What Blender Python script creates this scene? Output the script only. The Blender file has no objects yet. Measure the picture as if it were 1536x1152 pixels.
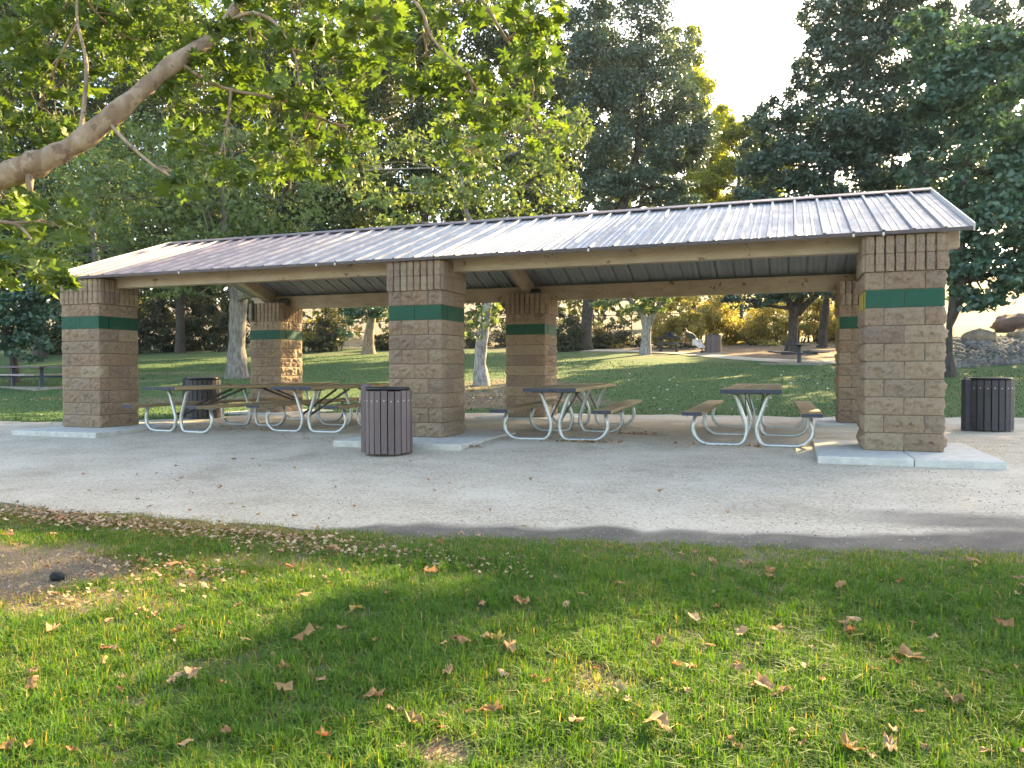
import bpy, bmesh, math, random
import numpy as np
from mathutils import Vector, Matrix

PI = math.pi
rng = np.random.default_rng(7)
random.seed(7)
scene = bpy.context.scene
COL = scene.collection

# ------------------------------------------------------------------ camera, sky, sun, exposure
FOC = 1170.6
CAM = np.array([5.308, -9.776, 0.931])
YAW, PITCH, ROLL = -0.3403, -0.01823, -0.00267
fw = np.array([math.sin(YAW)*math.cos(PITCH), math.cos(YAW)*math.cos(PITCH), math.sin(PITCH)])
rt0 = np.array([math.cos(YAW), -math.sin(YAW), 0.0])
up0 = np.cross(rt0, fw)
rt = rt0*math.cos(ROLL)+up0*math.sin(ROLL)
up = -rt0*math.sin(ROLL)+up0*math.cos(ROLL)
cam = bpy.data.cameras.new('camera'); cam_o = bpy.data.objects.new('camera', cam); COL.objects.link(cam_o)
cam.sensor_width = 36.0; cam.lens = 36.0*FOC/1536; cam.clip_start = 0.05; cam.clip_end = 2000
cam_o.matrix_world = Matrix(((rt[0], up[0], -fw[0], CAM[0]), (rt[1], up[1], -fw[1], CAM[1]), (rt[2], up[2], -fw[2], CAM[2]), (0, 0, 0, 1)))
scene.camera = cam_o

SUN_A, SUN_EL = 0.85, 26.0            # sun: bearing (tangent off the camera axis), elevation
sh = np.array([fw[0]+SUN_A*rt[0], fw[1]+SUN_A*rt[1]]); sh /= np.linalg.norm(sh)
el = math.radians(SUN_EL)
SUNV = Vector((sh[0]*math.cos(el), sh[1]*math.cos(el), math.sin(el)))
world = bpy.data.worlds.new('World'); scene.world = world; world.use_nodes = True
wn = world.node_tree; bg = wn.nodes['Background']
sky = wn.nodes.new('ShaderNodeTexSky'); sky.sky_type = 'NISHITA'; sky.sun_disc = False
sky.sun_elevation = el; sky.sun_rotation = math.atan2(sh[0], sh[1]); sky.dust_density = 1.6; sky.air_density = 0.9; sky.ozone_density = 0.3
wn.links.new(sky.outputs[0], bg.inputs[0]); bg.inputs[1].default_value = 0.145
sun = bpy.data.lights.new('sun', 'SUN'); sun.energy = 5.0; sun.angle = math.radians(0.5); sun.color = (1.0, 0.79, 0.44)
sun_o = bpy.data.objects.new('sun', sun); COL.objects.link(sun_o)
sun_o.rotation_euler = SUNV.to_track_quat('Z', 'Y').to_euler()
scene.view_settings.view_transform = 'Standard'; scene.view_settings.look = 'None'
scene.view_settings.gamma = 1.0; scene.view_settings.exposure = 2.36
scene.view_settings.use_white_balance = True; scene.view_settings.white_balance_temperature = 7400; scene.view_settings.white_balance_tint = 10
try: scene.view_settings.use_curve_mapping = False
except Exception: pass
scene.cycles.use_denoising = True
scene.cycles.max_bounces = 7; scene.cycles.diffuse_bounces = 4; scene.cycles.transmission_bounces = 5
scene.cycles.sample_clamp_indirect = 6.0; scene.cycles.volume_bounces = 1

# ------------------------------------------------------------------ places: pixel of the photo + distance -> point of the park
def W(px, py, d): return CAM + d*(fw + (px-768)/FOC*rt - (py-576)/FOC*up)
def M(pix, d): return pix*d/FOC

def hash2(ix, iy, s=0):
    h = (ix.astype(np.int64)*374761393 + iy.astype(np.int64)*668265263 + s*974634777) & 0xffffffff
    h = ((h ^ (h >> 13))*1274126177) & 0xffffffff
    return ((h ^ (h >> 16)) & 0xffff)/65535.0
def vn(x, y, s=0):
    x = np.asarray(x, float); y = np.asarray(y, float)
    ix = np.floor(x); iy = np.floor(y); fx = x-ix; fy = y-iy
    fx = fx*fx*(3-2*fx); fy = fy*fy*(3-2*fy)
    a = hash2(ix, iy, s); b = hash2(ix+1, iy, s); c = hash2(ix, iy+1, s); d = hash2(ix+1, iy+1, s)
    return (a*(1-fx)+b*fx)*(1-fy)+(c*(1-fx)+d*fx)*fy
def fbm(x, y, s=0, o=3): return sum(vn(np.asarray(x)*2**i, np.asarray(y)*2**i, s+i)*0.5**i for i in range(o))/sum(0.5**i for i in range(o))
def sstep(a, b, x):
    t = np.clip((np.asarray(x, float)-a)/(b-a), 0, 1); return t*t*(3-2*t)

YK = [-40, -14, -9.8, -5.5, -1.6, -0.6, 0.2, 6.0, 7.5, 60, 85, 130, 220, 500]
ZK = [-.7, -.52, -.46, -.33, -.13, -.08, -.045, -.035, .04, 4.0, 6.0, 12, 25, 50]
def gz(x, y):
    x = np.asarray(x, float); y = np.asarray(y, float)
    z = np.interp(y, YK, ZK)
    z = z + 0.75*sstep(19.0, 24.0, y)*sstep(7.5, 10.5, x)*(1-sstep(40, 60, y)*.5)
    z = z + 0.05*(fbm(x*.35, y*.35, 3)-.5)*sstep(6.5, 12, y) + 0.03*(fbm(x*1.1, y*1.1, 5)-.5)*(1-sstep(-6.2, -4.6, y))
    return z
def G(px, py):
    a, b = 1.0, 300.0
    d = np.linspace(1.5, 250, 6000)
    P = CAM[None]+d[:, None]*(fw + (px-768)/FOC*rt - (py-576)/FOC*up)[None]
    below = P[:, 2] < gz(P[:, 0], P[:, 1])
    i = int(np.argmax(below)) if below.any() else len(d)-1
    return np.array([P[i, 0], P[i, 1], float(gz(P[i, 0], P[i, 1]))]), d[i]
def depth_of(P): return float(np.dot(np.asarray(P)-CAM, fw))
def wedge(d, lat): # ground points at distance d, sideways lat
    f2 = np.array([math.sin(YAW), math.cos(YAW)]); r2 = np.array([math.cos(YAW), -math.sin(YAW)])
    return CAM[0]+d*f2[0]+lat*r2[0], CAM[1]+d*f2[1]+lat*r2[1]

# ------------------------------------------------------------------ materials
def new_mat(name):
    m = bpy.data.materials.new(name); m.use_nodes = True
    nt = m.node_tree; return m, nt, nt.nodes['Principled BSDF']
def nd(nt, t, **kw):
    n = nt.nodes.new(t)
    for k, v in kw.items(): setattr(n, k, v)
    return n
def ramp(nt, fac, stops):
    r = nd(nt, 'ShaderNodeValToRGB'); e = r.color_ramp.elements
    while len(e) < len(stops): e.new(0.5)
    for i, (p, c) in enumerate(stops): e[i].position = p; e[i].color = (*c, 1)
    nt.links.new(fac, r.inputs[0]); return r.outputs[0]
def noise(nt, scale, detail=4, coord='Object', stretch=None, rough=.55):
    t = nd(nt, 'ShaderNodeTexCoord'); n = nd(nt, 'ShaderNodeTexNoise'); n.inputs['Scale'].default_value = scale
    n.inputs['Detail'].default_value = detail; n.inputs['Roughness'].default_value = rough
    src = t.outputs[coord]
    if coord == 'World':
        pass
    if stretch:
        mp = nd(nt, 'ShaderNodeMapping'); mp.inputs['Scale'].default_value = stretch
        nt.links.new(src, mp.inputs[0]); src = mp.outputs[0]
    nt.links.new(src, n.inputs['Vector']); return n
def wnoise(nt, scale, detail=4, stretch=None, rough=.55):
    g = nd(nt, 'ShaderNodeNewGeometry'); n = nd(nt, 'ShaderNodeTexNoise'); n.inputs['Scale'].default_value = scale
    n.inputs['Detail'].default_value = detail; n.inputs['Roughness'].default_value = rough
    src = g.outputs['Position']
    if stretch:
        mp = nd(nt, 'ShaderNodeMapping'); mp.inputs['Scale'].default_value = stretch
        nt.links.new(src, mp.inputs[0]); src = mp.outputs[0]
    nt.links.new(src, n.inputs['Vector']); return n
def mix(nt, fac, a, b, mode='MIX'):
    m = nd(nt, 'ShaderNodeMix', data_type='RGBA', blend_type=mode)
    if isinstance(fac, (int, float)): m.inputs[0].default_value = fac
    else: nt.links.new(fac, m.inputs[0])
    for i, c in ((6, a), (7, b)):
        if isinstance(c, tuple): m.inputs[i].default_value = (*c, 1)
        else: nt.links.new(c, m.inputs[i])
    return m.outputs[2]
def bump(nt, bsdf, h, strength=.4, dist=.01):
    b = nd(nt, 'ShaderNodeBump'); b.inputs['Strength'].default_value = strength; b.inputs['Distance'].default_value = dist
    nt.links.new(h, b.inputs['Height']); nt.links.new(b.outputs[0], bsdf.inputs['Normal'])
def attr(nt, name): return nd(nt, 'ShaderNodeAttribute', attribute_name=name).outputs['Fac']
def objrand(nt): return nd(nt, 'ShaderNodeObjectInfo').outputs['Random']
def mth(nt, op, a, b=0.0, clamp=False):
    m = nd(nt, 'ShaderNodeMath', operation=op, use_clamp=clamp)
    for i, c in ((0, a), (1, b)):
        if isinstance(c, (int, float)): m.inputs[i].default_value = c
        else: nt.links.new(c, m.inputs[i])
    return m.outputs[0]

def simple(name, col, rough=.6, metal=0.0, var=.25, scale=12, bmp=.15, dist=.004):
    m, nt, b = new_mat(name)
    n = noise(nt, scale)
    c = ramp(nt, n.outputs[0], [(.3, tuple(x*(1-var) for x in col)), (.7, tuple(min(1, x*(1+var)) for x in col))])
    nt.links.new(c, b.inputs['Base Color']); b.inputs['Roughness'].default_value = rough; b.inputs['Metallic'].default_value = metal
    if bmp: bump(nt, b, n.outputs[0], bmp, dist)
    return m

def leaf_mat(name, stops, trans=.4, tcol=(1.5, 1.35, .6), rough=.5, spec=.35):
    m, nt, b = new_mat(name)
    c = ramp(nt, attr(nt, 'tint'), stops)
    nt.links.new(c, b.inputs['Base Color']); b.inputs['Roughness'].default_value = rough
    b.inputs['Specular IOR Level'].default_value = spec
    tr = nd(nt, 'ShaderNodeBsdfTranslucent'); tc = mix(nt, 1.0, c, tcol, 'MULTIPLY'); nt.links.new(tc, tr.inputs[0])
    mx = nd(nt, 'ShaderNodeMixShader'); mx.inputs[0].default_value = trans
    nt.links.new(b.outputs[0], mx.inputs[1]); nt.links.new(tr.outputs[0], mx.inputs[2])
    nt.links.new(mx.outputs[0], nt.nodes['Material Output'].inputs[0]); return m

MAT = {}
# ground: soil and turf by the cover painted on the terrain
m, nt, b = new_mat('ground'); MAT['ground'] = m
n1 = wnoise(nt, 9, 6); n2 = wnoise(nt, 60, 3); n3 = wnoise(nt, .6, 4)
soil = mix(nt, n2.outputs[0], ramp(nt, n1.outputs[0], [(.3, (.07, .046, .03)), (.7, (.165, .118, .078))]), (.11, .076, .05))
turf = ramp(nt, n1.outputs[0], [(.25, (.035, .08, .016)), (.55, (.045, .105, .02)), (.8, (.08, .12, .03))])
turf = mix(nt, ramp(nt, n3.outputs[0], [(.5, (0, 0, 0)), (.75, (.4, .4, .4))]), turf, (.10, .11, .04))
n4 = wnoise(nt, 140, 3, stretch=(1, .35, 1), rough=.7); soil = mix(nt, ramp(nt, n4.outputs[0], [(.5, (0, 0, 0)), (.62, (.8, .8, .8))]), soil, (.36, .29, .19))
dry = ramp(nt, n1.outputs[0], [(.3, (.14, .095, .03)), (.7, (.22, .16, .055))])
red = ramp(nt, n1.outputs[0], [(.3, (.09, .062, .042)), (.7, (.22, .15, .095))])
c = mix(nt, attr(nt, 'grassy'), soil, turf); c = mix(nt, attr(nt, 'dry'), c, dry); c = mix(nt, attr(nt, 'red'), c, red)
nt.links.new(c, b.inputs['Base Color']); b.inputs['Roughness'].default_value = .95
hh = mth(nt, 'ADD', n1.outputs[0], n2.outputs[0]); bump(nt, b, hh, .6, .03)
# gravel path
m, nt, b = new_mat('decomposed_granite'); MAT['gravel'] = m
n1 = wnoise(nt, 170, 3, rough=.8); n2 = wnoise(nt, 2.2, 5, stretch=(1, 1.6, 1)); n3 = wnoise(nt, 34, 6, rough=.75)
c = ramp(nt, n1.outputs[0], [(.25, (.20, .165, .12)), (.5, (.46, .395, .295)), (.75, (.74, .645, .495))])
c = mix(nt, ramp(nt, n2.outputs[0], [(.38, (0, 0, 0)), (.66, (.6, .6, .6))]), c, (.33, .27, .195))
c = mix(nt, ramp(nt, n3.outputs[0], [(.42, (.0, .0, .0)), (.62, (.65, .65, .65))]), c, (.68, .62, .52)); c = mix(nt, ramp(nt, n3.outputs[0], [(.34, (.7, .7, .7)), (.46, (0, 0, 0))]), c, (.22, .19, .155))
n5 = wnoise(nt, .8, 6, rough=.65); c = mix(nt, ramp(nt, n5.outputs[0], [(.5, (0, 0, 0)), (.66, (.5, .5, .5))]), c, (.66, .60, .50)); c = mix(nt, ramp(nt, n5.outputs[0], [(.34, (.5, .5, .5)), (.46, (0, 0, 0))]), c, (.27, .22, .16))
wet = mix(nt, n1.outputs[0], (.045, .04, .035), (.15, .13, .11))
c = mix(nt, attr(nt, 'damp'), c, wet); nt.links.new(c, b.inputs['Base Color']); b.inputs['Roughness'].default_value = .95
hh = mth(nt, 'ADD', n1.outputs[0], mth(nt, 'MULTIPLY', n3.outputs[0], 1.5)); bump(nt, b, hh, .55, .012)
# split-face block
def block_mat(name, paint=None):
    m, nt, b = new_mat(name)
    n1 = noise(nt, 19, 8, rough=.8); n2 = noise(nt, 60, 5, rough=.85); n3 = wnoise(nt, 1.3, 3)
    r = objrand(nt)
    base = ramp(nt, r, [(0, (.54, .365, .245)), (.35, (.62, .455, .305)), (.6, (.44, .315, .245)), (.8, (.69, .525, .355)), (1, (.55, .38, .255))])
    vo = nd(nt, 'ShaderNodeTexVoronoi', feature='DISTANCE_TO_EDGE'); vo.inputs['Scale'].default_value = 26; tcv = nd(nt, 'ShaderNodeTexCoord'); nt.links.new(tcv.outputs['Object'], vo.inputs['Vector'])
    c = mix(nt, ramp(nt, n1.outputs[0], [(.36, (.75, .75, .75)), (.48, (0, 0, 0))]), base, (.15, .09, .065))  # dark pits in the colour stand in for shade in the rock-face relief
    c = mix(nt, ramp(nt, n2.outputs[0], [(.50, (0, 0, 0)), (.68, (.7, .7, .7))]), c, (.64, .51, .38))
    if paint:
        w = ramp(nt, n1.outputs[0], [(.60, (0, 0, 0)), (.70, (.16, .16, .16))])
        c = mix(nt, w, mix(nt, n3.outputs[0], tuple(x*.8 for x in paint), tuple(x*1.2 for x in paint)), (.45, .45, .42))
        b.inputs['Roughness'].default_value = .6; b.inputs['Specular IOR Level'].default_value = .3
        bump(nt, b, n1.outputs[0], .25, .008)
    else:
        b.inputs['Roughness'].default_value = .92
        bump(nt, b, mth(nt, 'ADD', n1.outputs[0], mth(nt, 'MULTIPLY', n2.outputs[0], 1.0)), 1.0, .06)
    nt.links.new(c, b.inputs['Base Color']); return m
MAT['block'] = block_mat('split_face_block')
MAT['green'] = block_mat('green_paint', (.006, .072, .042))
MAT['yellow'] = block_mat('yellow_paint', (.48, .36, .07))
MAT['mortar'] = simple('mortar', (.25, .20, .155), .95, var=.2, scale=40)  # colour darkened to give the recessed joints their shade
MAT['concrete'] = simple('concrete', (.50, .50, .46), .85, var=.16, scale=9, bmp=.2)
MAT['beige'] = None
m, nt, b = new_mat('beige_steel_paint'); MAT['beige'] = m
n1 = wnoise(nt, 3.0, 5, stretch=(1, 3, 3)); n2 = wnoise(nt, 7.5, 4, rough=.7)
c = ramp(nt, n1.outputs[0], [(.3, (.36, .285, .195)), (.7, (.48, .39, .28))])
c = mix(nt, ramp(nt, n2.outputs[0], [(.635, (0, 0, 0)), (.67, (.9, .9, .9))]), c, (.09, .05, .04))
nt.links.new(c, b.inputs['Base Color']); b.inputs['Roughness'].default_value = .55
MAT['rake'] = simple('white_trim_paint', (.62, .58, .54), .5, var=.1, scale=4)
# roof metal: faded paint over galvanised sheet
m, nt, b = new_mat('faded_roof_paint'); MAT['roof'] = m
g = nd(nt, 'ShaderNodeNewGeometry'); sx = nd(nt, 'ShaderNodeSeparateXYZ'); nt.links.new(g.outputs['Position'], sx.inputs[0])
px_ = mth(nt, 'DIVIDE', mth(nt, 'ADD', sx.outputs[0], 6.5), 13.7, True)
tone = ramp(nt, px_, [(0, (.27, .19, .20)), (.25, (.31, .26, .275)), (.45, (.375, .395, .40)), (.7, (.33, .375, .41)), (1, (.19, .235, .28))])
n1 = wnoise(nt, 9, 5, stretch=(5.0, .35, .35), rough=.7); n2 = wnoise(nt, 3.5, 5)
c = mix(nt, ramp(nt, n1.outputs[0], [(.40, (.6, .6, .6)), (.56, (0, 0, 0))]), tone, (.15, .135, .14))
c = mix(nt, ramp(nt, n1.outputs[0], [(.60, (0, 0, 0)), (.72, (.5, .5, .5))]), c, (.52, .54, .57))
c = mix(nt, mth(nt, 'MULTIPLY', objrand(nt), .4), c, (.20, .20, .22))
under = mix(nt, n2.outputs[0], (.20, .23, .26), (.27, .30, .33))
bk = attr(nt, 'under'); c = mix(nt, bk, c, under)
nt.links.new(c, b.inputs['Base Color']); b.inputs['Metallic'].default_value = .15
rr = ramp(nt, n2.outputs[0], [(.3, (.42, .42, .42)), (.7, (.62, .62, .62))]); nt.links.new(rr, b.inputs['Roughness'])
MAT['dark_trim'] = simple('dark_brown_trim', (.07, .05, .05), .5)
MAT['ridge'] = simple('ridge_cap_metal', (.16, .125, .13), .45, .3)
# timber of the tables
m, nt, b = new_mat('weathered_plank'); MAT['wood'] = m
n1 = noise(nt, 5, 6, stretch=(14, .8, 14), rough=.65); n2 = noise(nt, 2.5, 3)
c = ramp(nt, n1.outputs[0], [(.3, (.19, .13, .065)), (.5, (.34, .245, .125)), (.7, (.44, .33, .18))])
c = mix(nt, mth(nt, 'MULTIPLY', n2.outputs[0], .5), c, (.22, .18, .11)); c = mix(nt, mth(nt, 'MULTIPLY', objrand(nt), .35), c, (.16, .12, .075))
nt.links.new(c, b.inputs['Base Color']); b.inputs['Roughness'].default_value = .55; bump(nt, b, n1.outputs[0], .25, .004)
MAT['plank_end'] = simple('dark_blue_end_paint', (.025, .032, .055), .55, var=.4, scale=30)
MAT['galv'] = simple('galvanised_pipe', (.50, .53, .53), .42, .75, var=.15, scale=25, bmp=.05)
MAT['dark_steel'] = simple('dark_steel', (.06, .065, .07), .55, .4)
MAT['slat'] = None
m, nt, b = new_mat('brown_plastic_slat'); MAT['slat'] = m
n1 = noise(nt, 6, 5, stretch=(3, 3, .6)); r = objrand(nt)
c = mix(nt, r, (.085, .062, .066), (.155, .118, .118)); c = mix(nt, ramp(nt, n1.outputs[0], [(.4, (0, 0, 0)), (.75, (.5, .5, .5))]), c, (.20, .16, .155))
nt.links.new(c, b.inputs['Base Color']); b.inputs['Roughness'].default_value = .6; bump(nt, b, n1.outputs[0], .1, .004)
MAT['slat_dark'] = simple('charcoal_slat', (.04, .038, .045), .6)
MAT['liner'] = simple('black_liner', (.012, .014, .02), .28, bmp=.05)
MAT['screw'] = simple('screw_head', (.6, .6, .6), .4, .8)
MAT['far_table'] = simple('dark_table_coating', (.02, .022, .03), .5)
MAT['blue_steel'] = simple('dark_blue_steel', (.03, .045, .075), .5)
MAT['grey_plank'] = simple('weathered_grey_plank', (.33, .28, .24), .75)
MAT['rock'] = simple('boulder_stone', (.22, .18, .13), .9, var=.45, scale=3, bmp=.6, dist=.06)
MAT['purple_rock'] = simple('dark_boulder_stone', (.19, .14, .13), .9, var=.3, scale=2, bmp=.6, dist=.06)
MAT['cobble'] = simple('grey_riprap_stone', (.165, .155, .14), .9, var=.5, scale=1.2)
MAT['pebble'] = simple('pale_pebble', (.34, .30, .25), .9, var=.4, scale=3, bmp=0)
MAT['old_concrete'] = simple('weathered_slab', (.27, .24, .20), .9, var=.25, scale=5)
MAT['lump'] = simple('charred_wood', (.012, .012, .012), .85)
MAT['skin'] = simple('skin', (.30, .16, .10), .5, bmp=0)
MAT['shirt'] = simple('olive_shirt', (.045, .055, .04), .9, bmp=.1)
MAT['shorts'] = simple('white_shorts', (.62, .62, .62), .9, bmp=.1)
MAT['hair'] = simple('dark_hair', (.02, .015, .012), .7)
MAT['cloth_dark'] = simple('navy_cloth', (.02, .024, .04), .9)
# bark
def bark(name, a, c2, sc=7):
    m, nt, b = new_mat(name)
    n1 = wnoise(nt, sc, 5, stretch=(1.6, 1.6, .5)); n2 = wnoise(nt, sc*4, 4, stretch=(1.3, 1.3, .4))
    c = ramp(nt, n1.outputs[0], [(.38, a), (.60, c2)]); c = mix(nt, mth(nt, 'MULTIPLY', n2.outputs[0], .35), c, tuple(x*.45 for x in a))
    nt.links.new(c, b.inputs['Base Color']); b.inputs['Roughness'].default_value = .9
    bump(nt, b, mth(nt, 'ADD', n1.outputs[0], n2.outputs[0]), .5, .02); return m
MAT['bark_syc'] = bark('sycamore_bark', (.15, .125, .10), (.29, .26, .22), 6)
MAT['bark_limb'] = bark('limb_bark', (.25, .17, .11), (.42, .31, .21), 7)
nt = MAT['bark_limb'].node_tree; b = nt.nodes['Principled BSDF']; old = b.inputs['Base Color'].links[0].from_socket
q1 = wnoise(nt, 9, 4, stretch=(1, 1, .8), rough=.6); q2 = wnoise(nt, 16, 3)
c = mix(nt, ramp(nt, q1.outputs[0], [(.56, (0, 0, 0)), (.60, (.4, .4, .4))]), old, (.50, .39, .28)); c = mix(nt, ramp(nt, q2.outputs[0], [(.36, (.8, .8, .8)), (.40, (0, 0, 0))]), c, (.16, .105, .07))
nt.links.new(c, b.inputs['Base Color'])
MAT['bark_dark'] = bark('oak_bark', (.045, .035, .03), (.10, .08, .065), 8)
MAT['bark_pale'] = bark('pale_bark', (.20, .18, .16), (.43, .40, .36), 8)
# leaves
MAT['lf_near'] = leaf_mat('sycamore_leaf_near', [(0, (.06, .10, .025)), (.45, (.12, .17, .045)), (.85, (.18, .225, .065)), (.97, (.26, .25, .05)), (1, (.42, .24, .07))], .42, (1.15, 1.35, .45))
MAT['lf_syc'] = leaf_mat('sycamore_leaf', [(0, (.07, .11, .045)), (.5, (.14, .20, .08)), (.85, (.22, .28, .12)), (1, (.32, .30, .10))], .4, (1.4, 1.35, .6))
MAT['lf_oak'] = leaf_mat('oak_leaf', [(0, (.036, .066, .050)), (.5, (.066, .108, .078)), (1, (.115, .165, .11))], .22, (1.3, 1.3, .7), .4, .6)  # leaf colours lightened and blued to carry the pale veil over the oaks
MAT['lf_oak_near'] = leaf_mat('oak_leaf_broad', [(0, (.034, .078, .055)), (.5, (.064, .128, .085)), (1, (.115, .195, .12))], .25, (1.3, 1.4, .7), .4, .6)
MAT['lf_dark'] = leaf_mat('dark_leaf', [(0, (.025, .042, .016)), (.5, (.05, .075, .028)), (1, (.10, .13, .045))], .22)
MAT['lf_yel'] = leaf_mat('yellow_leaf', [(0, (.11, .15, .03)), (.5, (.21, .25, .045)), (1, (.34, .35, .065))], .6, (1.6, 1.5, .6))
MAT['lf_dry'] = leaf_mat('dry_shrub_leaf', [(0, (.14, .12, .05)), (.4, (.34, .30, .11)), (.75, (.50, .45, .18)), (1, (.20, .24, .075))], .5, (1.5, 1.4, .75))
MAT['lf_grey'] = leaf_mat('grey_shrub_leaf', [(0, (.035, .04, .025)), (.5, (.075, .082, .05)), (1, (.14, .14, .09))], .3)
MAT['lf_far'] = leaf_mat('far_wood_leaf', [(0, (.03, .05, .02)), (.6, (.07, .09, .03)), (1, (.20, .18, .05))], .4)
MAT['grass'] = leaf_mat('grass_blade', [(0, (.035, .10, .014)), (.4, (.066, .175, .024)), (.7, (.11, .215, .03)), (.85, (.20, .22, .06)), (1, (.42, .34, .18))], .42, (1.7, 1.4, .4), .65)
MAT['grass_back'] = leaf_mat('far_grass_blade', [(0, (.03, .085, .014)), (.5, (.042, .108, .018)), (.9, (.06, .125, .025)), (1, (.16, .15, .06))], .25)
def fallen_mat(name, stops):
    m, nt, b = new_mat(name); n1 = noise(nt, 30, 4)
    c = ramp(nt, objrand(nt), stops); c = mix(nt, mth(nt, 'MULTIPLY', n1.outputs[0], .55), c, (.17, .09, .045))
    nt.links.new(c, b.inputs['Base Color']); b.inputs['Roughness'].default_value = .75
    tr = nd(nt, 'ShaderNodeBsdfTranslucent'); nt.links.new(c, tr.inputs[0]); mx = nd(nt, 'ShaderNodeMixShader'); mx.inputs[0].default_value = .3
    nt.links.new(b.outputs[0], mx.inputs[1]); nt.links.new(tr.outputs[0], mx.inputs[2]); nt.links.new(mx.outputs[0], nt.nodes['Material Output'].inputs[0]); return m
MAT['fallen'] = fallen_mat('dry_leaf', [(0, (.46, .24, .09)), (.35, (.60, .38, .19)), (.6, (.70, .50, .29)), (.8, (.48, .18, .06)), (.95, (.58, .36, .17)), (1, (.62, .48, .09))])
MAT['litter'] = leaf_mat('leaf_litter', [(0, (.16, .09, .045)), (.5, (.34, .21, .11)), (1, (.55, .42, .27))], .15)
MAT['white'] = simple('white_petal', (.75, .75, .68), .8, bmp=0)

# ------------------------------------------------------------------ mesh helpers
class MB:
    def __init__(s): s.v = []; s.f = []; s.mi = []
    def add(s, vs, fs, mi=0):
        o = len(s.v); s.v += [tuple(map(float, v)) for v in vs]
        for f in fs: s.f.append(tuple(i+o for i in f)); s.mi.append(mi)
    def box(s, x0, x1, y0, y1, z0, z1, mi=0, M4=None):
        vs = [(x, y, z) for z in (z0, z1) for y in (y0, y1) for x in (x0, x1)]
        if M4 is not None: vs = [tuple(M4 @ Vector(v)) for v in vs]
        s.add(vs, [(0, 2, 3, 1), (4, 5, 7, 6), (0, 1, 5, 4), (2, 6, 7, 3), (0, 4, 6, 2), (1, 3, 7, 5)], mi)
    def beam(s, a, b, w, h, mi=0, upv=(0, 0, 1)):
        a = Vector(a); b = Vector(b); d = (b-a).normalized(); x = d.cross(Vector(upv)).normalized(); z = x.cross(d)
        vs = []
        for p in (a, b):
            for q in ((-1, -1), (1, -1), (1, 1), (-1, 1)): vs.append(p+x*q[0]*w/2+z*q[1]*h/2)
        s.add(vs, [(0, 1, 2, 3), (7, 6, 5, 4), (0, 4, 5, 1), (1, 5, 6, 2), (2, 6, 7, 3), (3, 7, 4, 0)], mi)
    def tube(s, pts, rad, n=8, mi=0, cap=True, wob=0.0):
        pts = [Vector(p) for p in pts]; rad = rad if hasattr(rad, '__len__') else [rad]*len(pts)
        t0 = (pts[1]-pts[0]).normalized(); ref = Vector((0, 0, 1)) if abs(t0.z) < .8 else Vector((1, 0, 0))
        x = t0.cross(ref).normalized(); vs = []
        for i, p in enumerate(pts):
            t = (pts[min(i+1, len(pts)-1)]-pts[max(i-1, 0)]).normalized()
            x = (x-t*x.dot(t)).normalized(); y = t.cross(x)
            for k in range(n):
                a = 2*PI*k/n; r = rad[i]*(1+wob*(random.random()-.5))
                vs.append(p+x*math.cos(a)*r+y*math.sin(a)*r)
        fs = [(i*n+k, i*n+(k+1) % n, (i+1)*n+(k+1) % n, (i+1)*n+k) for i in range(len(pts)-1) for k in range(n)]
        if cap: fs += [tuple(range(n-1, -1, -1)), tuple((len(pts)-1)*n+k for k in range(n))]
        s.add(vs, fs, mi)
    def lathe(s, prof, n=24, mi=0, c=(0, 0, 0)):
        vs = [(c[0]+r*math.cos(2*PI*k/n), c[1]+r*math.sin(2*PI*k/n), c[2]+z) for r, z in prof for k in range(n)]
        s.add(vs, [(i*n+k, i*n+(k+1) % n, (i+1)*n+(k+1) % n, (i+1)*n+k) for i in range(len(prof)-1) for k in range(n)], mi)
    def mesh(s, name, mats, smooth=False):
        me = bpy.data.meshes.new(name); me.from_pydata(s.v, [], s.f)
        for m in (mats if isinstance(mats, (list, tuple)) else [mats]): me.materials.append(m)
        if any(s.mi): me.polygons.foreach_set('material_index', s.mi)
        if smooth: me.polygons.foreach_set('use_smooth', [True]*len(s.f))
        me.update(); return me
    def build(s, name, mats, parent=None, smooth=False, loc=(0, 0, 0), rot=(0, 0, 0)):
        return link(name, s.mesh(name, mats, smooth), parent, loc, rot)
def link(name, me, parent=None, loc=(0, 0, 0), rot=(0, 0, 0), scale=(1, 1, 1)):
    o = bpy.data.objects.new(name, me); COL.objects.link(o); o.parent = parent
    o.location = loc; o.rotation_euler = rot; o.scale = scale; return o
def tag(o, label=None, cat=None, group=None, kind=None):
    if label: o['label'] = label
    if cat: o['category'] = cat
    if group: o['group'] = group
    if kind: o['kind'] = kind
    return o
def thing(name, label, cat, loc=(0, 0, 0), rz=0.0, group=None):
    o = bpy.data.objects.new(name, None); COL.objects.link(o); o.empty_display_size = .2
    o.location = loc; o.rotation_euler = (0, 0, rz); return tag(o, label, cat, group)
def dup(root, label, loc, rz):
    r = root.copy(); COL.objects.link(r); r.location = loc; r.rotation_euler = (0, 0, rz); r['label'] = label
    for ch in list(root.children):
        c = ch.copy(); COL.objects.link(c); c.parent = r
        for g in list(ch.children):
            k = g.copy(); COL.objects.link(k); k.parent = c
    return r
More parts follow.
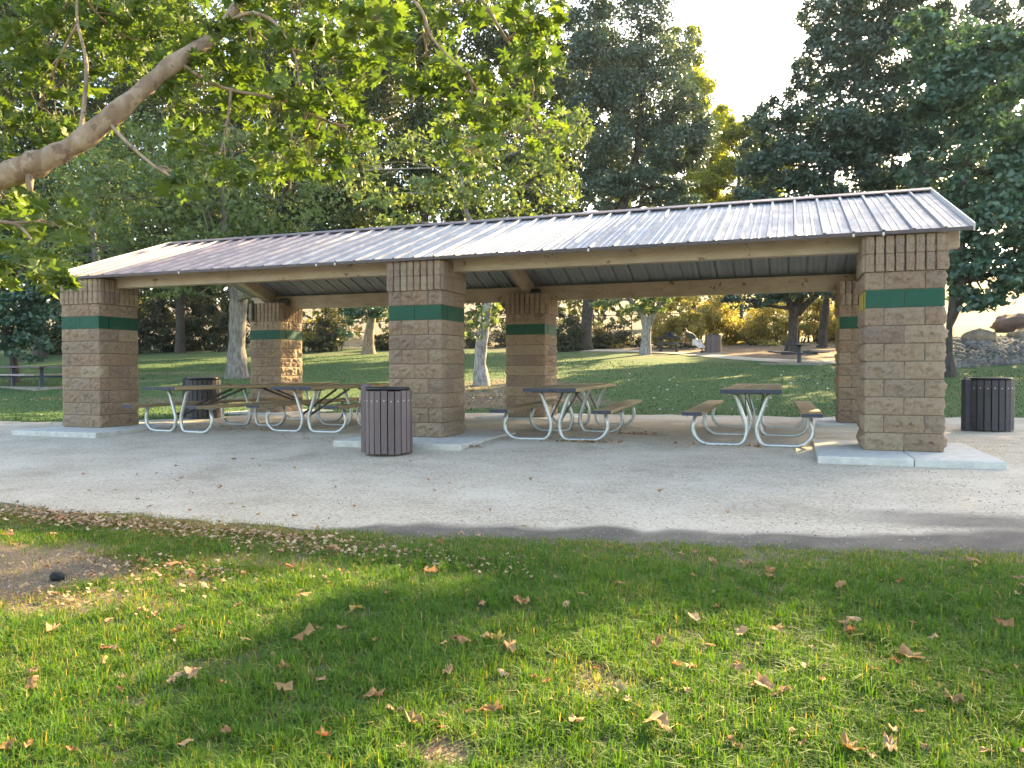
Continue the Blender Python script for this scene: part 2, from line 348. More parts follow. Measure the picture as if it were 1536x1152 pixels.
def np_mesh(name, V, F, mat, attrs=None, smooth=False):
    """V (n,3); F (m,k) all faces with k corners; attrs {name: per-face array}"""
    me = bpy.data.meshes.new(name); V = np.asarray(V, np.float32); F = np.asarray(F, np.int32); m_, k = F.shape
    me.vertices.add(len(V)); me.vertices.foreach_set('co', V.ravel())
    me.loops.add(m_*k); me.loops.foreach_set('vertex_index', F.ravel())
    me.polygons.add(m_); me.polygons.foreach_set('loop_start', np.arange(0, m_*k, k, dtype=np.int32))
    try: me.polygons.foreach_set('loop_total', np.full(m_, k, np.int32))
    except Exception: pass
    if smooth: me.polygons.foreach_set('use_smooth', np.ones(m_, bool))
    me.materials.append(mat); me.update(calc_edges=True)
    for nme, (dom, arr) in (attrs or {}).items():
        a = me.attributes.new(nme, 'FLOAT', dom); a.data.foreach_set('value', np.asarray(arr, np.float32))
    return me
def rand_unit(n):
    v = rng.normal(size=(n, 3)); return v/np.linalg.norm(v, axis=1)[:, None]

RHOMB = (np.array([(-.5, 0, 0), (0, -.3, .07), (.5, 0, 0), (0, .3, .07)]), [(0, 1, 2), (0, 2, 3)])
def syc_template(det):
    # five-lobed leaf, stem at -x
    if det:
        pol = [(180, .40), (163, .22), (128, .44), (112, .36), (88, .20), (72, .34), (60, .40), (52, .56), (40, .38), (27, .24), (14, .36), (0, .62)]
        pol = pol+[(-q, r_) for q, r_ in pol[-2:0:-1]]
        pts = [(r_*math.cos(math.radians(q)), -r_*math.sin(math.radians(q))) for q, r_ in pol]
    else:
        pts = [(-.40, 0), (-.12, -.14), (-.27, -.40), (.02, -.20), (.34, -.46), (.22, -.10), (.62, 0), (.22, .10), (.34, .46), (.02, .20), (-.27, .40), (-.12, .14)]
    c = (-.05, 0)
    V = np.array([(c[0], c[1], 0.0)]+[(x, y, .16*abs(y)-.10*x*x+.05*math.sin(9*x+5*y)) for x, y in pts]); n = len(pts)
    return V, [(0, 1+i, 1+(i+1) % n) for i in range(n)]
SYC = (np.array([(-.4, 0, 0), (-.12, -.46, .08), (.58, 0, -.05), (-.12, .46, .08), (.08, -.16, .03), (.08, .16, .03)]), [(0, 1, 4), (0, 4, 5), (0, 5, 3), (4, 2, 5)])
SYCD = syc_template(True); SYCM = syc_template(False)
def leaf_mesh(name, C, size, tmpl, mat, tint, upbias=.5, out=None):
    N = len(C); nrm = rand_unit(N); nrm[:, 2] += upbias
    if out is not None: nrm += out
    nrm /= np.linalg.norm(nrm, axis=1)[:, None]
    a = np.cross(nrm, rand_unit(N)); a /= np.linalg.norm(a, axis=1)[:, None]; b = np.cross(nrm, a)
    T, F = tmpl; K = len(T); size = np.broadcast_to(size, (N,))
    V = C[:, None, :]+size[:, None, None]*(T[None, :, 0, None]*a[:, None]+T[None, :, 1, None]*b[:, None]+T[None, :, 2, None]*nrm[:, None])
    F = np.asarray(F); FF = (F[None]+(np.arange(N)*K)[:, None, None]).reshape(-1, 3)
    return np_mesh(name, V.reshape(-1, 3), FF, mat, {'tint': ('FACE', np.repeat(tint, len(F)))})

# ------------------------------------------------------------------ ground
def grade(lo, hi, fine0, fine1, st, g=1.25):
    a = list(np.arange(fine0, fine1+1e-6, st)); s = st; x = fine0; L = []
    while x > lo: s *= g; x -= s; L.append(x)
    s = st; x = fine1; R = []
    while x < hi: s *= g; x += s; R.append(x)
    return np.array(L[::-1]+a+R)
ZONES_SOIL = []          # (x, y, rx, ry, strength) bare earth in the turf
def zone(px, py, rx, ry, s=1.0): P, _ = G(px, py); ZONES_SOIL.append((P[0], P[1], rx, ry, s))
zone(20, 852, 1.0, .55); zone(-90, 870, 1.0, .7); zone(60, 905, .5, .2, .8); zone(120, 822, .25, .15, .8); zone(400, 845, .5, .16, .55); zone(300, 880, .35, .14, .6)
zone(480, 1010, .10, .05, .8); zone(210, 1065, .07, .05, 1); zone(885, 1005, .12, .06, .9); zone(890, 1052, .10, .05, .9); zone(672, 1132, .16, .10, 1); zone(770, 965, .16, .08, .7); zone(560, 880, .3, .10, .5); zone(180, 905, .5, .15, .6); zone(900, 1030, .22, .12, .7); zone(1230, 1090, .12, .06, .6); zone(330, 1000, .12, .06, .6)
zone(730, 600, 3.2, 2.2, .9); zone(740, 585, 3.0, 4.0, .7); zone(620, 600, 2.0, 1.0, .5); zone(300, 600, 4.0, 1.0, .55)
zone(355, 562, 2.2, 1.6, .7); zone(270, 560, 1.8, .9, .8); zone(235, 572, 1.2, .6, .9); zone(968, 534, 1.2, 1.0, .6); zone(380, 527, 4, 1.5, .6); zone(520, 530, 5, 1.5, .55)
def soil_at(x, y):
    s = np.zeros_like(np.asarray(x, float))
    for (cx, cy, rx, ry, k) in ZONES_SOIL:
        d = np.sqrt(((x-cx)/rx)**2+((y-cy)/ry)**2)+(fbm(np.asarray(x)*3/max(rx, .3), np.asarray(y)*3/max(rx, .3), 11)-.5)*.9
        s = np.maximum(s, k*(1-sstep(.65, 1.15, d)))
    return s
gx = grade(-320, 320, -9, 15, .14); gy = grade(-40, 480, -10, 9, .14, 1.12)
GX, GY = np.meshgrid(gx, gy); GZ = gz(GX, GY)
nx, ny = len(gx), len(gy)
idx = np.arange(nx*ny).reshape(ny, nx)
Fq = np.stack([idx[:-1, :-1], idx[:-1, 1:], idx[1:, 1:], idx[1:, :-1]], -1).reshape(-1, 4)
gxf, gyf = GX.ravel(), GY.ravel()
_, dB = G(1200, 535)
back = sstep(33, 37, gyf+.0*gxf)                       # beyond the back path: bare earth under the shrubs
grassy = (.25+.75*sstep(-4.5, 2, gyf))*np.clip(1-soil_at(gxf, gyf), 0, 1)*(1-.85*sstep(30, 33, gyf-(-gxf*.35).clip(0, 60)))
dry = sstep(26, 31, gyf)*sstep(5, 9, gxf)
APX = sorted([tuple(G(x, y)[0][:2]) for x, y in ((1290, 548), (1240, 546), (1180, 545), (1120, 541), (1070, 537), (1000, 531), (940, 528), (860, 527))])
pathy = lambda x: np.interp(x, [p[0] for p in APX], [p[1] for p in APX])
redz = sstep(.2, 1.2, gyf-pathy(gxf))*sstep(-12, -8, gxf)*(1-sstep(7.5, 9, gxf))*(1-sstep(34, 38, gyf))
ground = link('ground', np_mesh('ground', np.stack([gxf, gyf, GZ.ravel()], 1), Fq, MAT['ground'],
              {'grassy': ('POINT', grassy), 'dry': ('POINT', dry), 'red': ('POINT', redz)}, True))
tag(ground, kind='structure')

# gravel path: strip between a front and a back edge
FE = [G(x, y)[0][:2] for x, y in ((-400, 728), (-200, 745), (0, 757), (150, 775), (300, 786), (450, 797), (650, 809), (800, 813), (1000, 821), (1250, 831), (1536, 834), (1800, 836))]
FE = [(-22.0, -3.5), (-14, -3.4)]+[tuple(p) for p in FE]+[(13, -5.1), (24, -5.0)]
BE = [(-22.0, 1.6), (-11.5, 1.3), (-9.0, 1.0), (-7.4, 1.35), (-6.4, 2.4), (-5.5, 4.6), (-3.5, 6.1), (0, 6.3), (2.5, 6.4), (5, 6.45), (8, 6.7), (10, 7.2), (13, 7.4), (24, 8)]
def polyx(P, xs): P = sorted(P); return np.interp(xs, [p[0] for p in P], [p[1] for p in P])
xs = np.arange(-22, 24.01, .08); NR = 70
fe = polyx(FE, xs)+.22*(fbm(xs*1.5, xs*0, 21)-.5)+.10*(vn(xs*6, xs*0, 22)-.5)
be = polyx(BE, xs)+.35*(fbm(xs*1.1, xs*0, 23)-.5)+.12*(vn(xs*5, xs*0, 24)-.5)
tt = np.linspace(0, 1, NR)**1.3
X = np.broadcast_to(xs[None], (NR, len(xs))); Y = fe[None]+tt[:, None]*(be-fe)[None]
Z = gz(X, Y)+.008+.012*(fbm(X*2, Y*2, 31)-.5)*sstep(0, .1, tt)[:, None]-.03*(1-sstep(0, .006, tt))[:, None]
dist = Y-fe[None]
x500 = G(480, 800)[0][0]
P1, _ = G(1240, 768); P2, _ = G(1536, 805); P3, _ = G(1400, 800)
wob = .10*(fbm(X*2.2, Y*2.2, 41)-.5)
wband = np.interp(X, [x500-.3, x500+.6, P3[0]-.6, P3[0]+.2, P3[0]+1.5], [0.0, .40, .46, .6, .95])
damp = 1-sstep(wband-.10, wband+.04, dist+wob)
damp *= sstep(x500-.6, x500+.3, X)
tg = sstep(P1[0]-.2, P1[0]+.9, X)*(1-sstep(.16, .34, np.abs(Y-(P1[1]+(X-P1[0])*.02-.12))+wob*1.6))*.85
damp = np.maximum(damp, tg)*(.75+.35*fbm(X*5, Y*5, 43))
idx = np.arange(NR*len(xs)).reshape(NR, len(xs))
Fq = np.stack([idx[:-1, :-1], idx[:-1, 1:], idx[1:, 1:], idx[1:, :-1]], -1).reshape(-1, 4)
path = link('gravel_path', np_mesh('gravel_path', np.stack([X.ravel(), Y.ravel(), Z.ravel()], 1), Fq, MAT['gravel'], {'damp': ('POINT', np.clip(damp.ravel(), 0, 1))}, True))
tag(path, kind='structure')
# second path up behind the lawn
A = [G(x, y)[0] for x, y in ((1290, 548), (1240, 546), (1180, 545), (1120, 541), (1070, 537), (1000, 531), (940, 528), (860, 527))]
xs2 = []; v2 = []; f2 = []
for i in range(len(A)-1):
    for k in range(8): xs2.append(A[i]+(A[i+1]-A[i])*k/8)
for i, p in enumerate(xs2):
    for j in range(6):
        y = p[1]+.35*j+.1*random.random(); v2.append((p[0]+j*.05, y, float(gz(p[0]+j*.05, y))+.02))
for i in range(len(xs2)-1):
    for j in range(5): a = i*6+j; f2.append((a, a+6, a+7, a+1))
tag(link('far_path', np_mesh('far_path', np.array(v2), np.array(f2), MAT['gravel'])), kind='structure')

# ------------------------------------------------------------------ picnic shelter
PX = {'l': -6.13, 'm': 0.0, 'r': 6.13}; PYB = 4.8416; PW = .8224; CH = .20319
shelter = thing('picnic_shelter', 'open picnic shelter with six tan block pillars and a ribbed metal gable roof', 'shelter')
def rough_block(L, D, H, amp, seed, nx_=8, ny_=4, nz_=4):
    """split-face block centred on 0, outer long face at -y"""
    ring = [(-L/2+L*i/nx_, -D/2, 0, -1, i/nx_) for i in range(nx_)]+[(L/2, -D/2+D*i/ny_, 1, 0, i/ny_) for i in range(ny_)]
    ring += [(L/2, D/2, 0, 1, 0)]+[(-L/2, D/2-D*i/ny_, -1, 0, i/ny_) for i in range(ny_)]
    R = len(ring); mb = MB(); vs = []
    for k in range(nz_+1):
        z = -H/2+H*k/nz_; ez = min(1, 4*min(k/nz_, 1-k/nz_))
        for j, (x, y, ax, ay, t) in enumerate(ring):
            et = min(1, 5*min(t, 1-t)) if ay <= 0 else 0
            u = x*11+y*7; d = amp*float(np.clip((fbm(np.array(u*2.1+seed*17), np.array(z*24+seed*5+ax*3), seed)-.28)*2.3, 0, 1.25))*(.25+.75*ez)*(.3+.7*et)
            if ay > 0 : d = 0
            corner = (t == 0)
            if corner and y < 0: vs.append((x+math.copysign(.35*d, x), y-.5*d, z))
            else: vs.append((x+ax*d, y+ay*d, z))
    fs = [(k*R+j, k*R+(j+1) % R, (k+1)*R+(j+1) % R, (k+1)*R+j) for k in range(nz_) for j in range(R)]
    fs += [tuple(range(R-1, -1, -1)), tuple(nz_*R+j for j in range(R))]
    mb.add(vs, fs); return mb
GAP = .012
BV = [rough_block(2*CH-GAP, CH-GAP, CH-GAP, .046, i, 12, 6, 6) for i in range(6)]
BM = [b_.mesh('block', MAT['block']) for b_ in BV]
SMB = [rough_block(2*CH-.006, CH-.006, CH-.006, .004, 20+i) for i in range(2)]
# vertical cap bricks
CW = PW/8+.004
CV = [rough_block(CW-.030, .085, CH-.007, .024, 40+i, 3, 2, 5) for i in range(4)]
CMm = [b_.mesh('cap_brick', MAT['block']) for b_ in CV]
hidden = MB()
def put(mb, ang, c): # joins a block no one can see from the front into the hidden mass
    ca, sa = math.cos(ang), math.sin(ang)
    hidden.add([(c[0]+ca*x-sa*y, c[1]+sa*x+ca*y, c[2]+z) for x, y, z in mb.v], mb.f)
h = PW/2
for (kc, kr) in (('l', 0), ('m', 0), ('r', 0), ('l', 1), ('m', 1), ('r', 1)):
    x0, y0 = PX[kc], kr*PYB
    mb = MB(); mb.box(x0+.022, x0+PW-.022, y0+.022, y0+PW-.022, -.03, 10*CH+.02); mb.box(x0+.055, x0+PW-.055, y0+.055, y0+PW-.055, 10*CH+.021, 12*CH-.01)
    pil = mb.build('pillar', MAT['mortar'], shelter)
    side = -1 if kc == 'r' else 1            # the flank one can see: +x, or -x for the right pillars
    cx, cy = x0+h, y0+h
    for k in range(10):
        z = (k+.5)*CH
        if k % 2 == 0:   # blocks along x on the front and back, one across on each flank
            L_ = [(-CH, -h+CH/2, 0, True), (CH, -h+CH/2, 0, True), (h-CH/2, 0, PI/2, side > 0), (-h+CH/2, 0, -PI/2, side < 0),
                  (CH, h-CH/2, PI, side > 0), (-CH, h-CH/2, PI, side < 0)]
        else:
            L_ = [(0, -h+CH/2, 0, True), (h-CH/2, -CH, PI/2, True), (-h+CH/2, -CH, -PI/2, True), (h-CH/2, CH, PI/2, side > 0), (-h+CH/2, CH, -PI/2, side < 0), (0, h-CH/2, PI, False)]
        for (bx, by, ang, vis) in L_:
            c = (cx+bx*1.0, cy+by, z)
            if not vis: put(random.choice(BV), ang, c); continue
            if k == 8:
                src = random.choice(SMB); mb = MB(); mb.v = list(src.v); mb.f = list(src.f); mb.mi = [0]*len(src.f)
                me = mb.mesh('block', [MAT['green'], MAT['yellow']])
                if kc == 'r':
                    ca, sa = math.cos(ang), math.sin(ang)
                    for p in me.polygons:
                        if ca*p.normal.x-sa*p.normal.y < -.7: p.material_index = 1
                o = link('block', me, pil, c, (0, 0, ang))
            else:
                o = link('block', random.choice(BM), pil, c, (0, 0, ang))
    for r_ in range(2):
        z = (10.5+r_)*CH
        for fc in range(4):
            ang = (0, PI/2, PI, -PI/2)[fc]; vis = fc == 0 or (fc == 1 and side > 0) or (fc == 3 and side < 0)
            for i in range(8):
                t = -h-.004+CW*(i+.5)-.012
                t = -h+(i+.5)*PW/8
                bx, by = t, -h+.02
                ca, sa = math.cos(ang), math.sin(ang); c = (cx+ca*bx-sa*by, cy+sa*bx+ca*by, z)
                if vis: link('cap_brick', random.choice(CMm), pil, c, (random.uniform(-.015, .015), 0, ang))
                else: put(random.choice(CV), ang, c)
    # concrete footing pad
    mb = MB()
    if kr == 0:
        e = {'l': (-.16, PW+.78), 'm': (-.4, PW+.62), 'r': (-.52, PW+.42)}[kc]; yy = (-.80, PW+.5)
    else: e = (-.5, PW+.5); yy = (-.45, PW+.5)
    mb.box(x0+e[0], x0+PW*.5-.003, y0+yy[0], y0+yy[1], -.22, -.002); mb.box(x0+PW*.5+.003, x0+e[1], y0+yy[0], y0+yy[1], -.22, -.002)
    o = mb.build('concrete_pad', MAT['concrete'], shelter)
    bv = o.modifiers.new('bevel', 'BEVEL'); bv.width = .012; bv.segments = 2
tag(hidden.build('hidden_block', MAT['block'], shelter), kind='stuff')
# roof
RX0, RX1 = -6.42, 7.20; RY0, RYM, RY1 = -.06, 2.832, 5.724; RZ0, RZM = 2.462, 3.478
slope = math.atan2(RZM-RZ0, RYM-RY0); RL = math.hypot(RZM-RZ0, RYM-RY0)
NP = 44; PWD = (RX1-RX0)/NP
prof = [(0, 0), (.018, 0), (.030, .036), (.058, .036), (.070, 0), (.135, 0), (.143, .007), (.160, .007), (.168, 0), (.220, 0), (.228, .007), (.245, .007), (.253, 0), (PWD+.004, .0015)]
mb = MB(); npf = len(prof)
for s_ in (0, 1):
    for zz in (0, RL): mb.v += [(x, zz, z-.004*s_) for x, z in prof]
for i in range(npf-1):
    mb.f.append((i, i+1, npf+i+1, npf+i)); mb.f.append((2*npf+i, 3*npf+i, 3*npf+i+1, 2*npf+i+1))
mb.f.append(tuple(list(range(npf-1, -1, -1))+list(range(2*npf, 3*npf)))); mb.f.append(tuple(list(range(npf, 2*npf))+list(range(4*npf-1, 3*npf-1, -1))))
mb.f.append((0, npf, 3*npf, 2*npf)); mb.f.append((npf-1, 3*npf-1, 4*npf-1, 2*npf-1))
mb.mi = [0]*len(mb.f)
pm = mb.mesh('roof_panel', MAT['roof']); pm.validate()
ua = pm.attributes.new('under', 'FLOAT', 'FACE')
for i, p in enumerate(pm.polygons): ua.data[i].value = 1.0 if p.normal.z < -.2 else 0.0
for i in range(NP):
    dz = random.uniform(-.002, .002)
    link('roof_panel', pm, shelter, (RX0+i*PWD, RY0, RZ0+dz), (slope, 0, 0))
    link('roof_panel', pm, shelter, (RX0+(i+1)*PWD, RY1, RZ0+dz), (slope, 0, PI))
mb = MB()
sn, cs = math.sin(slope), math.cos(slope)
for sg in (-1, 1):
    a = [(RX0-.01, RYM, RZM+.05), (RX1+.02, RYM, RZM+.05)]
    y2 = RYM+sg*.15; z2 = RZM+.05-.15*sn/cs
    mb.add([(a[0][0], RYM, RZM+.055), (a[1][0], RYM, RZM+.055), (a[1][0], y2, z2), (a[0][0], y2, z2)], [(0, 1, 2, 3)])
    mb.add([(a[0][0], y2, z2), (a[1][0], y2, z2), (a[1][0], y2, z2-.015), (a[0][0], y2, z2-.015)], [(0, 1, 2, 3)])
mb.build('ridge_cap', MAT['ridge'], shelter)
for (yy, sg) in ((RY0, -1), (RY1, 1)):
    mb = MB(); mb.box(RX0, RX1, yy-.012 if sg < 0 else yy+.004, yy-.004 if sg < 0 else yy+.012, RZ0-.020, RZ0+.020); mb.build('eave_trim', MAT['dark_trim'], shelter)
# rake trims on both gable ends
for xx in (RX0-.022, RX1+.004):
    for (ya, za, yb, zb) in ((RY0, RZ0, RYM, RZM), (RYM, RZM, RY1, RZ0)):
        mb = MB(); mb.beam((xx+.009, ya, za+.015), (xx+.009, yb, zb+.015), .018, .085); mb.build('rake_trim', MAT['rake'], shelter)
BZ0, BZ1 = 2.315, 2.60
for (ya, yb) in ((.36, .51), (5.155, 5.305)):
    mb = MB(); mb.box(RX0+.10, RX1-.05, ya, yb, BZ0, BZ1)
    o = mb.build('eave_beam', MAT['beige'], shelter); bv = o.modifiers.new('bevel', 'BEVEL'); bv.width = .008; bv.segments = 2
mb = MB(); mb.box(RX0+.10, RX1-.05, RYM-.08, RYM+.08, 3.12, 3.40); mb.build('ridge_beam', MAT['beige'], shelter)
for kc in 'lmr':
    xc = PX[kc]+h
    for sg in (-1, 1):
        ya = RYM+sg*.083; yb = RYM+sg*2.30
        za = RZM-.083*sn/cs-.15; zb = RZM-2.30*sn/cs-.15
        mb = MB(); mb.beam((xc, ya, za), (xc, yb, zb), .16, .24); mb.build('rafter', MAT['beige'], shelter)
# purlins under the sheets
# small floodlights on the back beam, junction pipe on the back left pillar
for xx in (-5.35, .55):
    mb = MB(); mb.box(-.09, .09, -.10, .0, -.05, .05); mb.box(-.02, .02, 0, .05, -.02, .02); mb.box(-.12, .12, -.13, -.10, -.07, .07)
    mb.build('floodlight', MAT['dark_steel'], shelter, loc=(xx, 5.08, 2.50), rot=(.5, 0, .2))
mb = MB(); mb.tube([(PX['l']+.12, PYB-.06, 2.05), (PX['l']+.12, PYB-.06, 2.50)], .03, 8); mb.build('conduit_pipe', MAT['dark_steel'], shelter)
# bright drip tabs along the eave
for i in (9, 17, 18, 30, 40, 41):
    mb = MB(); mb.box(0, .022, -.010, .0, -.042, -.005); mb.build('eave_clip', MAT['rake'], shelter, loc=(RX0+i*PWD+.03, RY0-.014, RZ0+.01))

# ------------------------------------------------------------------ tables under the shelter
def rounded(pts, r=.09, n=5):
    out = [Vector(pts[0])]
    for i in range(1, len(pts)-1):
        p = Vector(pts[i]); a = Vector(pts[i-1]); b_ = Vector(pts[i+1])
        da = (a-p); db = (b_-p); rr = min(r, da.length*.48, db.length*.48); s_ = p+da.normalized()*rr; e = p+db.normalized()*rr
        for k in range(n+1): t = k/n; out.append(s_*(1-t)**2+p*2*t*(1-t)+e*t*t)
    out.append(Vector(pts[-1])); return out
def make_table(L, label, loc, rz):
    t = thing('picnic_table', label, 'picnic table', loc, rz, 'picnic tables under the shelter roof')
    def plank(name, x0, x1, z0, z1):
        mb = MB(); mb.box(x0, x1, 0, L, z0, z1); mb.mi[2] = 1; mb.mi[3] = 1
        o = mb.build(name, [MAT['wood'], MAT['plank_end']], t); bv = o.modifiers.new('bevel', 'BEVEL'); bv.width = .006; bv.segments = 2
    for i in range(3): plank('table_plank', -.36+i*.2415, -.36+i*.2415+.237, .685, .735)
    plank('seat_plank', -.82, -.575, .405, .45); plank('seat_plank', .575, .82, .405, .45)
    for fy in (.38, L*.5, L-.38):
        mb = MB()
        for s_ in (-1, 1):
            pts = rounded([(s_*.21, fy, .672), (s_*.175, fy, .60), (s_*.045, fy, .22), (s_*.10, fy, .027), (s_*.60, fy, .027), (s_*.735, fy, .16), (s_*.69, fy, .39)], .13, 6)
            mb.tube(pts, .027, 10)
            mb.box(s_*.69-.09, s_*.69+.09, fy-.025, fy+.025, .385, .404)
        fr = mb.build('pipe_frame', MAT['galv'], t, True)
        mb = MB(); mb.box(-.33, .33, fy-.03, fy+.03, .668, .684); mb.build('cross_bracket', MAT['dark_steel'], t)
    for (fy, ty) in ((.38, L*.5-.35), (L-.38, L*.5+.35)):
        for s_ in (-1, 1):
            mb = MB(); mb.beam((s_*.075, fy, .28), (s_*.12, ty, .667), .035, .012, upv=(1, 0, 0)); mb.build('diagonal_brace', MAT['dark_steel'], t)
    return t
make_table(3.95, 'long brown plank table nearest the left front pillar', (-3.76, -.36, -.05), -.108)
make_table(3.66, 'picnic table partly behind the middle front pillar and slatted bin', (-1.80, .25, -.05), .0)
make_table(3.8, 'picnic table in the middle bay with leaves heaped under its near end', (2.33, .10, -.05), .07)
make_table(4.0, 'picnic table seen end on, beside the right front pillar', (4.88, .08, -.05), .012)

# ------------------------------------------------------------------ slatted litter bins
def make_bin(label, loc, rz, slat, R=.315, H=.78, post_h=.86, liner=True):
    t = thing('litter_bin', label, 'litter bin', loc, rz, 'slatted park litter bins')
    n = 22; vs = []
    sl = MB(); w = 2*PI*R/n*.86; sl.box(-w/2, w/2, -.011, .011, .02, H)
    me = sl.mesh('slat', slat)
    scr = MB(); scr.lathe([(0, .004), (.006, .003), (.009, 0)], 8); sm = scr.mesh('screw', MAT['screw'])
    for k in range(n):
        a = 2*PI*k/n
        o = link('slat', me, t, (R*math.cos(a), R*math.sin(a), random.uniform(-.006, .004)), (random.uniform(-.006, .006), 0, a+PI/2))
        for z in (.66,): link('screw', sm, o, (0, -.012, z), (PI/2, 0, 0)); link('screw', sm, o, (0, .012, z), (-PI/2, 0, 0))
    ri = R-.014
    for z in (.10, H-.12):
        mb = MB(); mb.lathe([(ri, z), (ri, z+.05), (ri-.006, z+.05), (ri-.006, z), (ri, z)], 32); mb.build('steel_band', MAT['dark_steel'], t)
    mb = MB(); r2 = R-.05
    mb.lathe([(0, .04), (r2*.9, .04), (r2, H-.02), (r2+.035, H+.012), (r2+.045, H+.03), (r2+.03, H+.042), (r2-.03, H+.022), (r2-.05, H-.04), (r2*.85, .10), (0, .10)], 32)
    mb.build('liner', MAT['liner'], t, True)
    mb = MB(); q = .05; px_ = -R-.045
    mb.box(px_-q, px_+q, -q, q, 0, post_h)
    mb.add([(px_-q, -q, post_h+.001), (px_+q, -q, post_h+.001), (px_+q, q, post_h+.001), (px_-q, q, post_h+.001), (px_, 0, post_h+.045)], [(0, 1, 4), (1, 2, 4), (2, 3, 4), (3, 0, 4)])
    mb.build('post', slat, t)
    return t
def gpt(px, py, dz=0.0): P, d = G(px, py); return (P[0], P[1], P[2]+dz), d
def on_path(x, y): return (x, y, float(gz(x, y))+.008)
P, d = gpt(577, 687); d0 = d
f2 = np.array([math.sin(YAW), math.cos(YAW)]); r2 = np.array([math.cos(YAW), -math.sin(YAW)])
make_bin('brown slatted litter bin in front of the middle pillar', on_path(P[0]+.3*f2[0], P[1]+.3*f2[1]), -YAW-.45, MAT['slat'], R=.285, post_h=.83)
P, d = gpt(1500, 649)
make_bin('dark slatted bin standing right of the shelter, near the lawn edge', on_path(P[0]+.3*f2[0], P[1]+.3*f2[1]), -YAW+.15, MAT['slat_dark'], post_h=.79, R=.33)
P, d = gpt(306, 628)
make_bin('dark slatted bin behind the long table at the left', on_path(P[0], P[1]), -YAW, MAT['slat_dark'], post_h=.79)
Pb, db = gpt(1071, 531)
make_bin('far slatted bin on a small slab beside the exercising person', (Pb[0], Pb[1], Pb[2]+.06), -YAW, MAT['slat'], post_h=.79, H=.84, R=.33)
mb = MB(); mb.box(-.9, .9, -.7, .7, -.3, .055); tag(mb.build('concrete_slab', MAT['old_concrete'], loc=(Pb[0]-.15, Pb[1], Pb[2]), rot=(0, 0, YAW*-1*-1)), 'pale concrete slab under the far slatted bin', 'slab')

# ------------------------------------------------------------------ tables on the lawn behind
def post_table(label, loc, rz, L, mat_top, mat_leg, legs, wid=.72, group=None, seat_mat=None, tilt=0.0):
    t = thing('picnic_table', label, 'picnic table', loc, rz, 'picnic tables out on the lawn')
    for i in range(3):
        mb = MB(); w = wid/3; mb.box(-L/2, L/2, -wid/2+i*w+.004, -wid/2+(i+1)*w-.004, .70, .76); mb.build('table_plank', mat_top, t)
    for s_ in (-1, 1):
        mb = MB(); mb.box(-L/2, L/2, -.15, .15, -.03, .03); mb.build('seat_plank', seat_mat or mat_top, t, loc=(0, s_*.68, .44), rot=(s_*tilt, 0, 0))
    for lx in legs:
        mb = MB(); mb.box(lx-.06, lx+.06, -.06, .06, -.1, .70); mb.box(lx-.05, lx+.05, -.72, -.061, .34, .405); mb.box(lx-.05, lx+.05, .061, .72, .34, .405)
        mb.build('leg', mat_leg, t)
    return t
P, d = gpt(1199, 545)
post_table('dark pedestal picnic table under the forked oak, seen end on', P, -YAW+PI/2-.1-2*(-YAW), 1.8, MAT['far_table'], MAT['blue_steel'], (0,), tilt=.12)
mb = MB(); mb.box(-1.2, 1.2, -.9, .9, -.3, .015); tag(mb.build('concrete_slab', MAT['old_concrete'], loc=P, rot=(0, 0, YAW)), 'thin concrete slab under the dark pedestal picnic table', 'slab')
Pt, dt = gpt(1004, 528)
post_table('black picnic table with clothes on it, beside the exercising person', Pt, YAW, 1.55, MAT['far_table'], MAT['far_table'], (-.5, .42))
P, d = gpt(355, 520)
post_table('distant dark table glimpsed behind the grey trunk left of the back pillar', P, YAW+.3, 2.0, MAT['far_table'], MAT['far_table'], (-.6, .6))
P, d = gpt(40, 580)
post_table('long park table behind the left front pillar, grey seat toward us', P, YAW+.02, 4.2, MAT['slat'], MAT['blue_steel'], (-1.25, 1.3), seat_mat=MAT['grey_plank'])
mb = MB(); mb.box(-2.4, 2.4, -.62, .62, -.3, .005); tag(mb.build('concrete_slab', MAT['old_concrete'], loc=P, rot=(0, 0, YAW+.02)), 'narrow concrete slab under the table at far left', 'slab')
# clothes heap on the far table
mb = MB(); pr = [(0, .24), (.12, .22), (.20, .13), (.27, .05), (.30, 0)]; mb.lathe(pr, 10)
o = mb.build('jacket', MAT['cloth_dark'], loc=(Pt[0]+.05, Pt[1], Pt[2]+.762), rot=(0, 0, .4)); o.scale = (1.5, .8, 1)
for v in o.data.vertices: v.co += Vector((random.uniform(-.04, .04), random.uniform(-.04, .04), random.uniform(0, .06)))
tag(o, 'dark heap of clothes lying on the far black picnic table', 'jacket')

# ------------------------------------------------------------------ person doing an incline push-up
def skinned(name, nodes, edges, mat, parent, lv=2):
    me = bpy.data.meshes.new(name); me.from_pydata([n[0] for n in nodes], edges, []); me.materials.append(mat)
    o = link(name, me, parent)
    o.modifiers.new('skin', 'SKIN'); s_ = o.modifiers.new('sub', 'SUBSURF'); s_.levels = lv; s_.render_levels = lv
    if not me.skin_vertices: 
        bpy.context.view_layer.objects.active = o; o.select_set(True)
    sv = me.skin_vertices[0].data if me.skin_vertices else None
    if sv:
        for i, n in enumerate(nodes): sv[i].radius = n[1] if isinstance(n[1], tuple) else (n[1], n[1]); sv[i].use_root = (i == 0)
    return o
Pf, df = gpt(1057, 529)
per = thing('person', 'person in olive shirt and white shorts doing push-ups against the far table', 'person', Pf, YAW)
